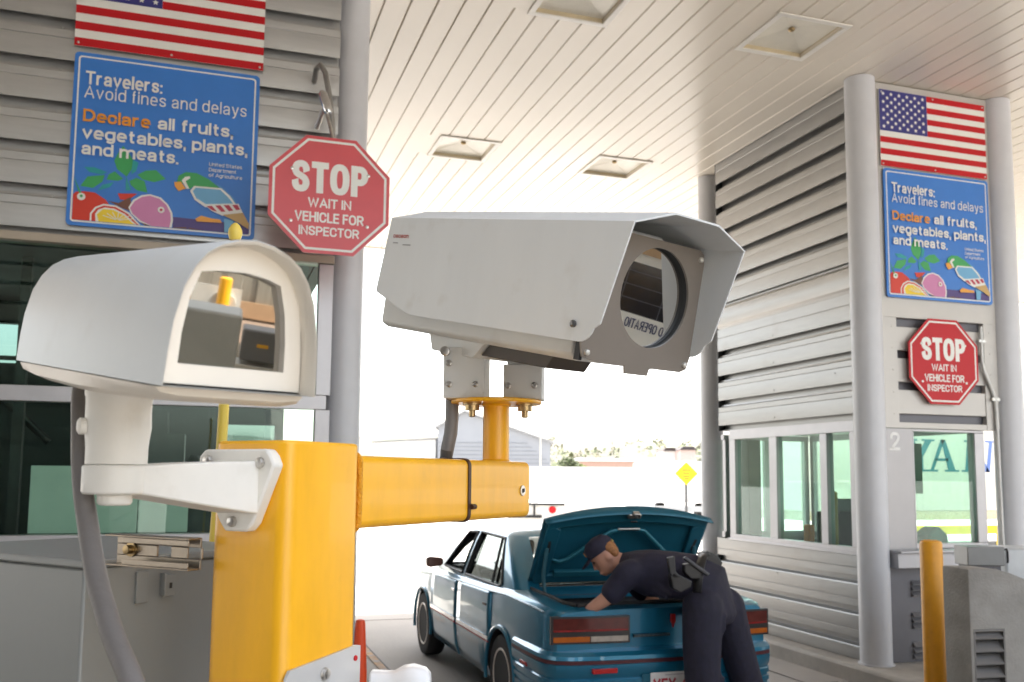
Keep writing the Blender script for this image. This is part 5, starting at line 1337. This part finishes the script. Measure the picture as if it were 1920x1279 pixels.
for s_, e_, w_, h_ in ((shL, elL, wrL, haL), (shR, elR, wrR, haR)):
    limb(mb, [chs.lerp(s_,.6), s_, e_, w_], [.07,.06,.050,.034])
    d = (h_-w_).normalized(); sd_ = d.cross(V((.3,.9,.2))).normalized(); nn = d.cross(sd_)
    mb.loft([el(w_, sd_, nn, .030,.024), el(w_+d*.04, sd_, nn, .040,.017), el(w_+d*.085, sd_, nn, .042,.015)])
    for f, (o_, ln) in enumerate(((-.032,.066),(-.011,.078),(.011,.072),(.031,.056))):
        b0 = w_+d*.08+sd_*o_; mb.tube([b0, b0+d*ln*.5+nn*.006, b0+d*ln*.8+nn*.026, b0+d*ln*.9+nn*.045], [.0095,.009,.0085,.007], 8)
    b0 = w_+d*.03-sd_*.034; mb.tube([b0, b0-sd_*.022+d*.025+nn*.012, b0-sd_*.02+d*.055+nn*.03], [.012,.010,.008], 8)
mb.loft([el(wst, lat, dep_, .13,.11), el(hp, lat, dep_, .15,.13), el(crp, lat, V((.8,-.6,0)), .14,.10)])
for a, b, c_, d in ((L0,L1,L2,L3), (R0,R1,R2,R3)):
    limb(mb, [a, b, c_, d], [.10,.085,.065,.045]); mb.tube([V((d.x+.03,d.y,.06)), V((d.x-.12,d.y+.06,.05))], [.04,.03], 10)
fuse('body', mb, skin, per, .0085, 2)
for f, n_ in ((L3, 'shoe'), (R3, 'shoe')):
    mb = MB(); mb.loft([[(f.x+dx, f.y+dy*w-dx*.5, z) for dy, z in ((-1,0.002),(1,.002),(.9,h),(-.9,h))] for dx, w, h in ((.08,.04,.09),(.03,.05,.11),(-.08,.05,.08),(-.16,.048,.055),(-.20,.03,.04))]); part('shoe', mb, leather, per, True, bevel=.012)
# head details
mb = MB(); mb.loft([hring(-.045,-.03,-.088,.066), hring(-.02,-.02,-.100,.0765), hring(.02,.0,-.104,.080), hring(.05,.03,-.104,.080), hring(.07,.04,-.10,.078)])
fuse('hair', mb, mat('ginger_hair', (.30,.13,.045), .7, 0, .35, 60, .5, 90), per, .009, 2)
mb = MB()
for s in (-1, 1): mb.ball((.088, .031*s, .008), (.008,.013,.007), 8, 6, 0, TH_)
part('eye', mb, dark, per, True)
mb = MB()
for s in (-1, 1): mb.tube([TH_ @ V((.094,.014*s,.026)), TH_ @ V((.090,.045*s,.028))], .005, 6)
part('brow', mb, MATS['ginger_hair'], per, True)
mb = MB()
mb.loft([hring(.038,.104,-.100,.083), hring(.062,.108,-.104,.086), hring(.10,.102,-.095,.082), hring(.13,.07,-.065,.058), hring(.142,.02,-.02,.02)])
cp = part('cap', mb, navy, per, True, smooth=60)
mb = MB(); mb.loft([[TH_ @ V((x, y, z-.9*y*y*4*.2)) for x, y, z in r] for r in ([(.085,-.075,.045),(.098,-.05,.043),(.104,0,.042),(.098,.05,.043),(.085,.075,.045)], [(.125,-.070,.030),(.165,-.05,.020),(.178,0,.016),(.165,.05,.020),(.125,.070,.030)])], 0, False, False)
o = part('brim', mb, navy, cp, True, smooth=60, solid=.006); freeze(o)
mb = MB(); mb.prism([(-.014,-.016),(.014,-.016),(.016,.012),(0,.020),(-.016,.012)], 'x', .105, .109, 0, TH_ @ Matrix.Translation((0,0,.082))); part('badge', mb, mat('badge_brass', (.45,.20,.05), .4, .6), cp, True)
mb = MB(); mb.ball((-.100,.03,.055), (.006,.012,.012), 8, 6, 0, TH_); part('cap_buckle', mb, mat('buckle_brass', (.6,.5,.2), .3, .8), cp, True)
# duty belt and gear
mb = MB(); bw = wst-dt*.045; bd_ = (hp-wst).normalized()
mb.loft([el(bw-dt*.028, lat, dep_, .186,.160), el(bw+dt*.028, lat, dep_, .183,.156)], 0, False); o = part('belt', mb, leather, per, True, smooth=40, solid=.008); freeze(o)
def gear(name, px, py, Y, pts, th, m, off):
    # flat shape given in pixels around a point, extruded towards the wearer's left
    mb = MB(); A = [onY(x, y, Y) for x, y in pts]; B = [p+V((.1,.6,0)).normalized()*th for p in A]
    mb.loft([A, B]); return part(name, mb, m, per, True, smooth=0, bevel=.008, seg=2)
YB = 5.24
gear('holster', 0, 0, YB, [(1258,1082),(1262,1072),(1298,1090),(1296,1102),(1276,1112),(1262,1104)], .07, leather, 0)
gear('pistol_grip', 0, 0, YB, [(1252,1046),(1266,1043),(1268,1072),(1278,1084),(1262,1086),(1256,1074)], .04, mat('gun_black', (.02,.02,.022), .45), 0)
gear('baton', 0, 0, YB-.01, [(1281,1048),(1286,1043),(1332,1076),(1327,1082)], .025, mat('baton_metal', (.05,.05,.055), .3, .5), 0)
gear('radio_pouch', 0, 0, YB+.005, [(1284,1058),(1300,1056),(1318,1072),(1314,1086),(1296,1086),(1284,1074)], .06, leather, 0)
gear('belt_pouch', 0, 0, 5.46, [(1312,1038),(1328,1033),(1346,1042),(1356,1056),(1350,1066),(1330,1056)], .08, leather, 0)

# ================================================================== BEYOND THE CANOPY
hazeg = mat('dry_hill', (.085,.076,.055), .95, 0, .45, .03, 0, 1, dirt=((.035,.05,.022), .06, .48, .8))
def hills():
    mb = MB(); n = 90; rows = []
    for j, (r, hh) in enumerate(((210,0),(260,5.5),(330,10),(430,17),(600,26))):
        row = []
        for k in range(n+1):
            a = R(-35+130*k/n); w_ = 1+.12*math.sin(k*.9+j)+.10*math.sin(k*.37+2*j)
            row.append((r*math.sin(a), r*math.cos(a), hh*w_-.3))
        rows.append(row)
    mb.loft(rows, 0, False, False); tag(part('hills', mb, hazeg, smooth=60), kind='structure')
hills()
def pix(x, y, d): return at(x, y, d)
def rectbox(mb, x0, x1, y0, y1, d, depth, m=0):
    a = at(x0, y1, d); b = at(x1, y0, d); w_ = (at(x1, y1, d)-a).dot(RX)
    mb.box((0, 0, min(0, a.z)*0), (w_, depth, b.z-a.z), m, Matrix.Translation(a) @ Matrix((RX, RF, V((0,0,1)))).transposed().to_4x4())
def farm(px, py, d): 
    p = at(px, py, d); return Matrix.Translation((p.x, p.y, 0)) @ Matrix((RX, RF, V((0,0,1)))).transposed().to_4x4()
rt_ = random.Random(11); mb = MB()
for k in range(420):      # scattered scrub and trees on the slope
    a = R(rt_.uniform(14, 42)); r_ = rt_.uniform(225, 520); zz = 0
    for (r0, h0), (r1, h1) in zip(((210,0),(260,5.5),(330,10),(430,17),(600,26)), ((260,5.5),(330,10),(430,17),(600,26))):
        if r0 <= r_ <= r1: zz = h0+(h1-h0)*(r_-r0)/(r1-r0)
    cx, cy = r_*math.sin(a), r_*math.cos(a); sz = rt_.uniform(.7, 2.2)
    for j in range(14):
        c = V((cx+rt_.gauss(0,sz*.6), cy+rt_.gauss(0,sz*.6), zz-.4+abs(rt_.gauss(sz*.5,sz*.4)))); s_ = sz*rt_.uniform(.25,.5)
        u_ = V((rt_.uniform(-1,1),rt_.uniform(-1,1),rt_.uniform(-1,1))).normalized(); v_ = u_.orthogonal().normalized()
        mb.face([c-u_*s_, c+v_*s_, c+u_*s_, c-v_*s_], rt_.randint(0,1))
tag(part('scrub', mb, [mat('hazed_scrub_green', (.19,.21,.12), .9), mat('hazed_scrub_olive', (.22,.20,.13), .9)], smooth=0), 'hazy scrub and small trees scattered over the far slope', 'scrub', kind='stuff')  # foliage paled so that distance haze is in the colour itself
t = thing('door_reflection_block', 'low dark olive block added out of view beyond the left booth, mirrored in the car doors', 'enclosure', (-.8, 12, 0))  # added unseen block: gives the car doors something dark to reflect
mb = MB(); mb.box((-2.4,10.1,.0),(.72,15.5,1.72)); part('body', mb, mat('reflection_block_olive', (.10,.105,.09), .6, .1, .08, 2), t, True, bevel=.03)
mb = MB()
for k in range(5): mb.box((.721,10.6+k*.95,.4),(.735,11.3+k*.95,1.4))
part('vent', mb, galv_d, t, True)
# warehouse with a low gable
T = farm(870, 880, 58); t = thing('warehouse', 'pale grey gabled metal warehouse behind the yellow pipe', 'warehouse', T.translation)
mb = MB(); sc = 58/1746.61; pz = lambda y: CAMH+(897.5-y)*sc
mb.prism([(-50*sc,0),(162*sc,0),(162*sc,pz(832)),(0,pz(777)),(-50*sc,pz(805))], 'y', 0, 14, 0, T)
wm_ = mat('warehouse_siding', (.29,.30,.32), .6, .1, .03, 1)
wl = part('wall', mb, wm_, t, True, smooth=0)
mb = MB()
for k in range(16): mb.box((-48*sc,-.04,.25*k+.1),(160*sc-max(0,(.25*k-2.6))*1.2,-.005,.25*k+.14),0,T)
part('siding_rib', mb, mat('siding_shadow_line', (.21,.22,.24), .6), wl, True, smooth=0)
mb = MB(); mb.prism([(-55*sc,pz(808)),(0,pz(777)+.02),(168*sc,pz(834)),(168*sc,pz(831)),(0,pz(773)),(-55*sc,pz(804))], 'y', -.3, 14.3, 0, T); part('roof', mb, mat('roof_pale', (.3,.3,.3), .5), t, True, smooth=0)
# white shed outline on the left
T = farm(700, 880, 62); sc = 62/1746.61; pz = lambda y: CAMH+(894-y)*sc
t = thing('shed', 'low white shed with a slightly sloping roof left of the warehouse', 'shed', T.translation)
mb = MB(); mb.prism([(0,0),(116*sc,0),(116*sc,pz(824)),(0,pz(832))], 'y', 0, 6, 0, T); part('wall', mb, whitep, t, True, smooth=0)
mb = MB(); mb.prism([(-.1,pz(832)),(116*sc+.1,pz(824)),(116*sc+.1,pz(822)),(-.1,pz(830))], 'y', -.15, 6.1, 0, T); part('roof', mb, mat('roof_edge', (.2,.2,.2), .5), t, True, smooth=0)
# lamp pole
T = farm(1013, 880, 55); t = thing('lamp_pole', 'thin grey lamp pole standing in front of the warehouse', 'pole', T.translation)
mb = MB(); mb.lathe([(.07,0),(.045,7.5)], 'z', 10, 0, T); part('pole', mb, steel, t, True)
mb = MB(); mb.box((-.1,-.8,7.5),(.1,.1,7.62),0,T); part('lamp_head', mb, steel, t, True)
# long white wall
T = farm(1000, 900, 46); sc = 46/1746.61
t = thing('boundary_wall', 'long low white wall across the bright yard', 'wall', T.translation)
mb = MB(); mb.box((-420*sc,0,0),(245*sc,.25,2.2),0,T); part('wall', mb, whitep, t, True)
mb = MB(); mb.box((-420*sc,-.05,2.2005),(245*sc,.30,2.28),0,T); part('coping', mb, whitep, t, True)
# white box truck, rear doors
T = farm(1224, 945, 34); sc = 34/1746.61
t = thing('box_truck', 'white box truck seen from behind beside the yellow diamond sign', 'truck', T.translation)
mb = MB(); mb.box((0,0,.9),(2.4,5.5,CAMH+(899-872)*sc+.1),0,T); part('cargo_box', mb, whitep, t, True, bevel=.04)
gm = mat('truck_grey', (.42,.43,.43), .5)
for a in (.06, 1.22):
    mb = MB(); mb.box((a,-.03,1.0),(a+1.10,-.002,2.2),0,T); dr = part('door', mb, mat('truck_door', (.72,.73,.73), .45), t, True, bevel=.01)
    mb = MB(); mb.box((a+.9,-.06,1.05),(a+.93,-.031,2.15),0,T); mb.box((a+.2,-.06,1.3),(a+.5,-.031,1.36),0,T); part('handle', mb, gm, dr, True)
mb = MB(); mb.box((.1,-.1,.55),(2.3,.1,.75),0,T); part('bumper', mb, gm, t, True)
for x in (.45, 1.95):
    mb = MB(); mb.lathe([(.4,-.15),(.42,0),(.4,.15)], 'x', 20, 0, T @ Matrix.Translation((x,1.2,.42))); part('wheel', mb, rubber, t, True)
# yellow diamond sign
pd = at(1287, 888, 27); t = thing('warning_sign', 'yellow diamond warning sign on a thin post beside the white truck', 'sign', (pd.x, pd.y, 0))
T = Matrix.Translation((pd.x, pd.y, pd.z)) @ Matrix((RX, RF, V((0,0,1)))).transposed().to_4x4()
mb = MB(); q = .335; mb.prism([(-q,0),(0,-q),(q,0),(0,q)], 'y', 0, .01, 0, T); pl = part('panel', mb, mat('diamond_yellow', (.80,.55,.01), .45), t, True, smooth=0)
mb = MB()
for a, b, z in ((-.13,.13,.10),(-.10,.10,.01),(-.12,.10,-.08),(-.06,.07,-.15)): mb.box((a,-.004,z-.014),(b,-.001,z+.014),0,T)
part('legend', mb, mat('legend_red', (.45,.16,.03), .5), pl, True)
mb = MB(); mb.lathe([(.04,-pd.z),(.04,-.2)], 'z', 8, 0, T @ Matrix.Translation((0,.055,0))); part('post', mb, mat('sign_post_grey', (.10,.10,.10), .6), t, True)
# flatbed trailer in the yard: white with dark rail and red lamps
pd = at(1000, 968, 22); T = Matrix.Translation((pd.x, pd.y, 0)) @ Matrix((RX, RF, V((0,0,1)))).transposed().to_4x4()
t = thing('flatbed_trailer', 'distant white flatbed trailer with red lamps just above the teal car roof', 'trailer', T.translation)
mb = MB(); mb.box((-.6,0,.62),(2.2,6,1.10),0,T); part('bed', mb, whitep, t, True, bevel=.02)
mb = MB(); mb.box((-.65,-.06,1.1005),(.75,.02,1.15),0,T); mb.box((-.65,-.05,.80),(.20,-.003,.86),0,T); mb.box((.0,-.05,.8605),(.04,-.003,1.1),0,T); part('rear_rail', mb, blackt, t, True)
for x in (.36,):
    mb = MB(); mb.lathe([(.085,-.05),(.085,-.003)],'y',16,0,T@Matrix.Translation((x+.09,0,.99))); part('tail_light', mb, redp, t, True)
for x in (-.4, 1.9):
    mb = MB(); mb.lathe([(.28,-.09),(.3,0),(.28,.09)],'x',20,0,T@Matrix.Translation((x,1.0,.31))); part('wheel', mb, rubber, t, True)
# houses on the slope
def house(px, py, d, w_, h_, wallc, roofc, lab):
    T = farm(px, py, d); z0 = at(px, py, d).z; t = thing('house', lab, 'house', T.translation)
    mb = MB(); mb.box((-w_/2,0,-.3),(w_/2,6,z0+h_),0,T); part('wall', mb, mat('house_'+wallc[0], wallc[1], .8), t, True)
    mb = MB(); mb.prism([(-w_/2-.2,z0+h_),(w_/2+.2,z0+h_),(w_*.35,z0+h_+.45),(-w_*.35,z0+h_+.45)], 'y', -.4, 6.4, 0, T); part('roof', mb, mat('roof_'+roofc[0], roofc[1], .8), t, True, smooth=0)
house(1256, 858, 130, 1.7, .9, ('white', (.75,.74,.72)), ('brown', (.06,.045,.04)), 'small white house with a dark roof on the slope, the left of two')
house(1290, 862, 126, 2.0, 1.3, ('blush', (.55,.42,.38)), ('charcoal', (.05,.04,.04)), 'small blush house with a dark roof above the diamond sign')
house(1138, 880, 120, 11, 1.0, ('tan', (.45,.30,.24)), ('white', (.7,.68,.66)), 'long low tan building beyond the white wall')
# trees and bushes
def tree(px, py, d, h, w_, col, lab):
    T = farm(px, py, d); z0 = max(0, at(px, py, d).z-.2); t = thing('tree', lab, 'tree', (T.translation.x, T.translation.y, 0))
    mb = MB(); mb.tube([T @ V((0,0,0)), T @ V((.05,0,z0+h*.4)), T @ V((0,0,z0+h*.8))], [.18,.12,.04], 8); part('trunk', mb, mat('bark', (.10,.08,.06), .9), t, True)
    mb = MB(); rnd = random.Random(px)
    for k in range(900):
        a = rnd.uniform(0, 2*PI); r = math.sqrt(rnd.random()); z = rnd.random()
        rr = w_*(.35+.65*math.sin(PI*min(1,z*.85+.12)))*r*(1+.25*math.sin(3*a+z*5))
        c = T @ V((rr*math.cos(a), rr*math.sin(a), z0+h*(.15+.85*z))); s = rnd.uniform(.10,.22)
        u_ = V((rnd.uniform(-1,1),rnd.uniform(-1,1),rnd.uniform(-1,1))).normalized(); v_ = u_.orthogonal().normalized()
        mb.face([c-u_*s, c+v_*s*.6, c+u_*s, c-v_*s*.6], rnd.randint(0,1))
    part('crown', mb, [mat('leaf_'+col[0], col[1], .7, 0, .3, 3), mat('leaf2_'+col[0], tuple(x*.65 for x in col[1]), .7, 0, .3, 3)], t, True, smooth=0)
tree(1066, 884, 100, 1.6, 1.2, ('dark', (.12,.15,.06)), 'small dark green tree left of the long tan building')
tree(1086, 884, 100, .9, .9, ('lime', (.16,.20,.03)), 'low yellow-green bush beside the dark green tree')
# white trailer with blue letters
t = thing('semi_trailer', 'white semi-trailer with large blue lettering seen through the booth window', 'trailer', (21, 20, 0))
mb = MB(); mb.box((14.2,20.0,.95),(28,22.5,4.1)); part('cargo_box', mb, whitep, t, True, bevel=.03)
mb = MB(); mb.box((14.3,20.1,.72),(27.9,22.4,.949)); part('chassis', mb, steel, t, True)
for x in (15.3, 16.6, 26.0):
    mb = MB(); mb.lathe([(.46,-.15),(.5,0),(.46,.15)],'y',24,0,Matrix.Translation((x,20.35,.5))); part('wheel', mb, rubber, t, True)
mb = MB(); Yt = 19.994
def quad(a, b, c, d, m): mb.face([(p[0]-.17-(.12 if p[0] < 18.55 and m == 2 else 0), Yt, p[1]) for p in (a, b, c, d)], m)
zb, zt2 = 1.99, 2.84
def slab(x0, x1, z0, z1, m): quad((x0,z0),(x1,z0),(x1,z1),(x0,z1), m)
# Y
quad((17.93,zb+.05),(18.13,zb+.05),(18.13,2.38),(17.93,2.38),0); quad((17.93,2.38),(18.13,2.38),(18.42,zt2-.05),(18.20,zt2-.05),0); quad((17.93,2.38),(18.13,2.38),(17.86,zt2-.05),(17.64,zt2-.05),0)
slab(17.80,18.26,zb,zb+.05,0); slab(18.10,18.52,zt2-.05,zt2,0); slab(17.54,17.96,zt2-.05,zt2,0)
# A
quad((18.36,zb+.05),(18.47,zb+.05),(18.86,zt2),(18.72,zt2),0); quad((18.93,zb+.05),(19.18,zb+.05),(18.87,zt2),(18.73,zt2),0); slab(18.52,18.95,2.27,2.34,0); slab(18.24,18.6,zb,zb+.05,0); slab(18.82,19.3,zb,zb+.05,0)
# N
quad((19.50,zb+.05),(19.62,zb+.05),(19.72,zt2-.05),(19.60,zt2-.05),0); quad((20.20,zb+.0),(20.34,zb+.0),(20.46,zt2-.05),(20.34,zt2-.05),1); quad((19.60,zt2-.05),(19.84,zt2-.05),(20.34,zb),(20.16,zb),1)
slab(19.38,19.76,zb,zb+.05,0); slab(19.5,19.80,zt2-.05,zt2,0); slab(20.2,20.62,zt2-.05,zt2,1)
part('lettering', mb, [mat('letter_teal', (.035,.22,.30), .5), mat('letter_blue', (.13,.22,.55), .5)], t, True, smooth=0)
t = thing('guard_rail', 'low yellow painted guard rail in front of the white trailer', 'rail', (20, 17.5, 0))
mb = MB(); mb.box((14,17.5,.52),(26,17.62,.72)); part('rail', mb, mat('rail_yellow', (.80,.62,.03), .5), t, True, bevel=.02)
for x in (15,18,21,24): 
    mb = MB(); mb.box((x,17.64,0),(x+.1,17.74,.7)); part('post', mb, MATS['rail_yellow'], t, True)
# ================================================================== BEHIND THE PHOTOGRAPHER (seen in the glass, plus added light helpers)
def mirror(o_w, n, px, py):
    # world ray of a pixel reflected by the plane (point o_w, normal n): returns hit point and direction
    v = (fw + rt*((px-960)/1746.61) - up*((py-718.78)/1746.61)).normalized(); C0_ = V((0,0,CAMH))
    tt = (o_w-C0_).dot(n)/v.dot(n); h = C0_+v*tt; return h, v-n*2*v.dot(n)
# unseen light blocker added on the left behind the photographer
t = thing('rear_light_blocker', 'dark ribbed light blocker added behind the photographer, mirrored by the left booth glass', 'building', (-5, -4, 0))
mb = MB(); ribs(mb, 8.5, .10, .29, ((-20,-1.2,0),(-1.3,-1.2,0)), None, (0,1,0)); ribs(mb, 8.5, .10, .29, ((-1.3,-1.2,0),(-1.3,-8,0)), None, (1,0,0)); mb.box((-20,-8,0),(-1.42,-1.35,8.5)); part('wall', mb, mat('blocker_dark_cladding', (.07,.066,.06), .5, .2, .08, 3), t, True, smooth=20)
mb = MB()
for x in (-7.5,-4.8): mb.box((x,-1.22,1.1),(x+1.8,-1.14,2.3))
part('window', mb, dark, t, True)
t = thing('semi_trailer', 'plain white trailer shape added behind the photographer as a sunlit reflector', 'trailer', (9, -10, 0))  # added reflector, out of view: bounces sun onto the camera fronts
mb = MB(); mb.box((1.5,-12.6,.95),(17,-10.0,4.1)); part('cargo_box', mb, whitep, t, True, bevel=.03)
mb = MB(); mb.box((1.6,-12.5,.7),(16.9,-10.1,.949)); part('chassis', mb, steel, t, True)
for x in (2.6, 3.9, 15.0):
    mb = MB(); mb.lathe([(.46,-.15),(.5,0),(.46,.15)],'y',24,0,Matrix.Translation((x,-10.35,.5))); part('wheel', mb, rubber, t, True)
# equipment mirrored by the small camera window
n1 = (WMx @ V((1,0,0))).normalized(); o1 = V(WO)+WMx @ V((sF-.010,0,0))
def spot(px, py, dist): h, d = mirror(o1, n1, px, py); return h+d*dist, d
pc, dc = spot(430, 600, 2.2)
back = Matrix.Translation(pc)
ez = V((0,0,1)); ey = V((dc.x, dc.y, 0)).normalized(); ex = ey.cross(ez)
def eqT(px, py, dist):
    p, d = spot(px, py, dist); return Matrix.Translation(p) @ Matrix((ex, ey, ez)).transposed().to_4x4()
t = thing('inspection_booth', 'plank clad booth behind the photographer mirrored in the white camera window', 'booth', (6.8, -4.7, .0))
T = eqT(430, 560, 9.0); z0 = T.translation.z
mb = MB()
for k in range(30): mb.box((-2.2+.15*k, .02*(k%2), -z0+.01), (-2.2+.15*k+.147, .3, 3.2-z0), 0, T)
part('plank_wall', mb, mat('weathered_planks', (.26,.245,.21), .7, 0, .15, 6, .1, 30, stretch=(4,4,.4)), t, True)
mb = MB(); mb.box((-2.2,-.06,-.16),(2.3,-.005,.0),0,T); mb.box((-2.2,-.10,-.42),(2.3,-.062,-.19),1,T); part('rail_beam', mb, [mat('tan_beam', (.42,.27,.16), .6), mat('blush_panel', (.55,.42,.34), .6)], t, True)
T = eqT(385, 655, 1.9); z0 = T.translation.z
t = thing('electrical_cabinet', 'second grey cabinet behind the photographer mirrored in the camera window', 'cabinet', T.translation)
mb = MB(); mb.box((-.085,0,-z0+.01),(.085,.3,.11),0,T); part('body', mb, mat('cabinet_olive', (.48,.49,.45), .45), t, True, bevel=.01)
T = eqT(492, 650, 2.6); z0 = T.translation.z
t = thing('control_box', 'dark control box with a small yellow tag behind the photographer', 'box', T.translation)
mb = MB(); mb.box((-.075,0,-.06),(.075,.2,.055),0,T); bd2 = part('body', mb, mat('control_grey', (.17,.165,.155), .5), t, True, bevel=.008)
mb = MB(); mb.box((-.02,-.003,-.006),(.02,-.0005,.006),0,T); part('tag', mb, yel, bd2, True)
mb = MB(); mb.box((-.09,-.01,-z0+.01),(.09,.18,-.075),0,T); part('stand', mb, mat('pale_pedestal', (.6,.57,.48), .6), t, True)
T = eqT(421, 545, 6.0); z0 = T.translation.z
t = thing('bollard', 'yellow bollard behind the photographer mirrored in the white camera window', 'bollard', (T.translation.x, T.translation.y, 0), group='yellow bollards')
mb = MB(); mb.lathe([(.044,-z0+.01),(.044,.085),(.03,.095)],'z',20,0,T); part('post', mb, yel, t, True)
mb = MB(); mb.lathe([(.09,-.03),(.09,.02)],'y',20,0,T@Matrix.Translation((.0,.06,-.10))); mb.box((-.12,.08,-.26),(.22,.10,.02),0,T); part('backing_ring', mb, mat('pale_ring', (.6,.6,.58), .5), t, True)
# sign and dark screen mirrored by the big lens
n2 = (LM @ V((1,0,0))).normalized(); o2 = V(LO)+LM @ V((sp-.008, C0[0], C0[1]))
h, d = mirror(o2, n2, 1218, 560); pS = h+d*2.0
ey = V((d.x, d.y, 0)).normalized(); ex = ey.cross(ez)
TS = Matrix.Translation(pS) @ Matrix((ex, ey, ez)).transposed().to_4x4()
t = thing('kiosk', 'dark framed screen kiosk with a white lettered panel mirrored in the big lens', 'kiosk', (pS.x, pS.y, 0))
mb = MB(); mb.box((-.9,.02,-pS.z+.01),(.8,.5,.62),0,TS); part('cabinet', mb, mat('kiosk_black', (.018,.018,.022), .5), t, True)
mb = MB(); mb.box((-.9,-.01,-.07),(.30,.018,.115),0,TS); 
part('screen', mb, mat('screen_black', (.012,.013,.02), .15), t, True)
mb = MB()
for k in range(8): mb.box((-.8+.15*k,-.0125,-.07),(-.796+.15*k,-.0105,.115),0,TS)
for z in (-.02,.03,.08): mb.box((-.9,-.0125,z),(.30,-.0105,z+.004),0,TS)
part('screen_grid', mb, mat('grid_grey', (.06,.065,.09), .4), t, True)
mb = MB(); mb.box((-.9,-.012,-.6),(.30,.018,-.0705),0,TS); pw = part('white_panel', mb, signw, t, True)
mb = MB(); mb.text('D OPERATIO', .036, TS @ Matrix(((1,0,0,-.085),(0,0,-1,-.0135),(0,1,0,-.122),(0,0,0,1))), 0, .02, .62); part('lettering', mb, mat('panel_ink', (.03,.04,.12), .5), pw, True, smooth=0)
mb = MB(); mb.box((-.9,-.02,.116),(.30,.018,.15),0,TS); part('white_strip', mb, signw, t, True)
mb = MB(); mb.box((-.9,-.05,.151),(.8,.018,.62),0,TS); part('tan_head', mb, mat('kiosk_tan', (.45,.30,.17), .6), t, True)
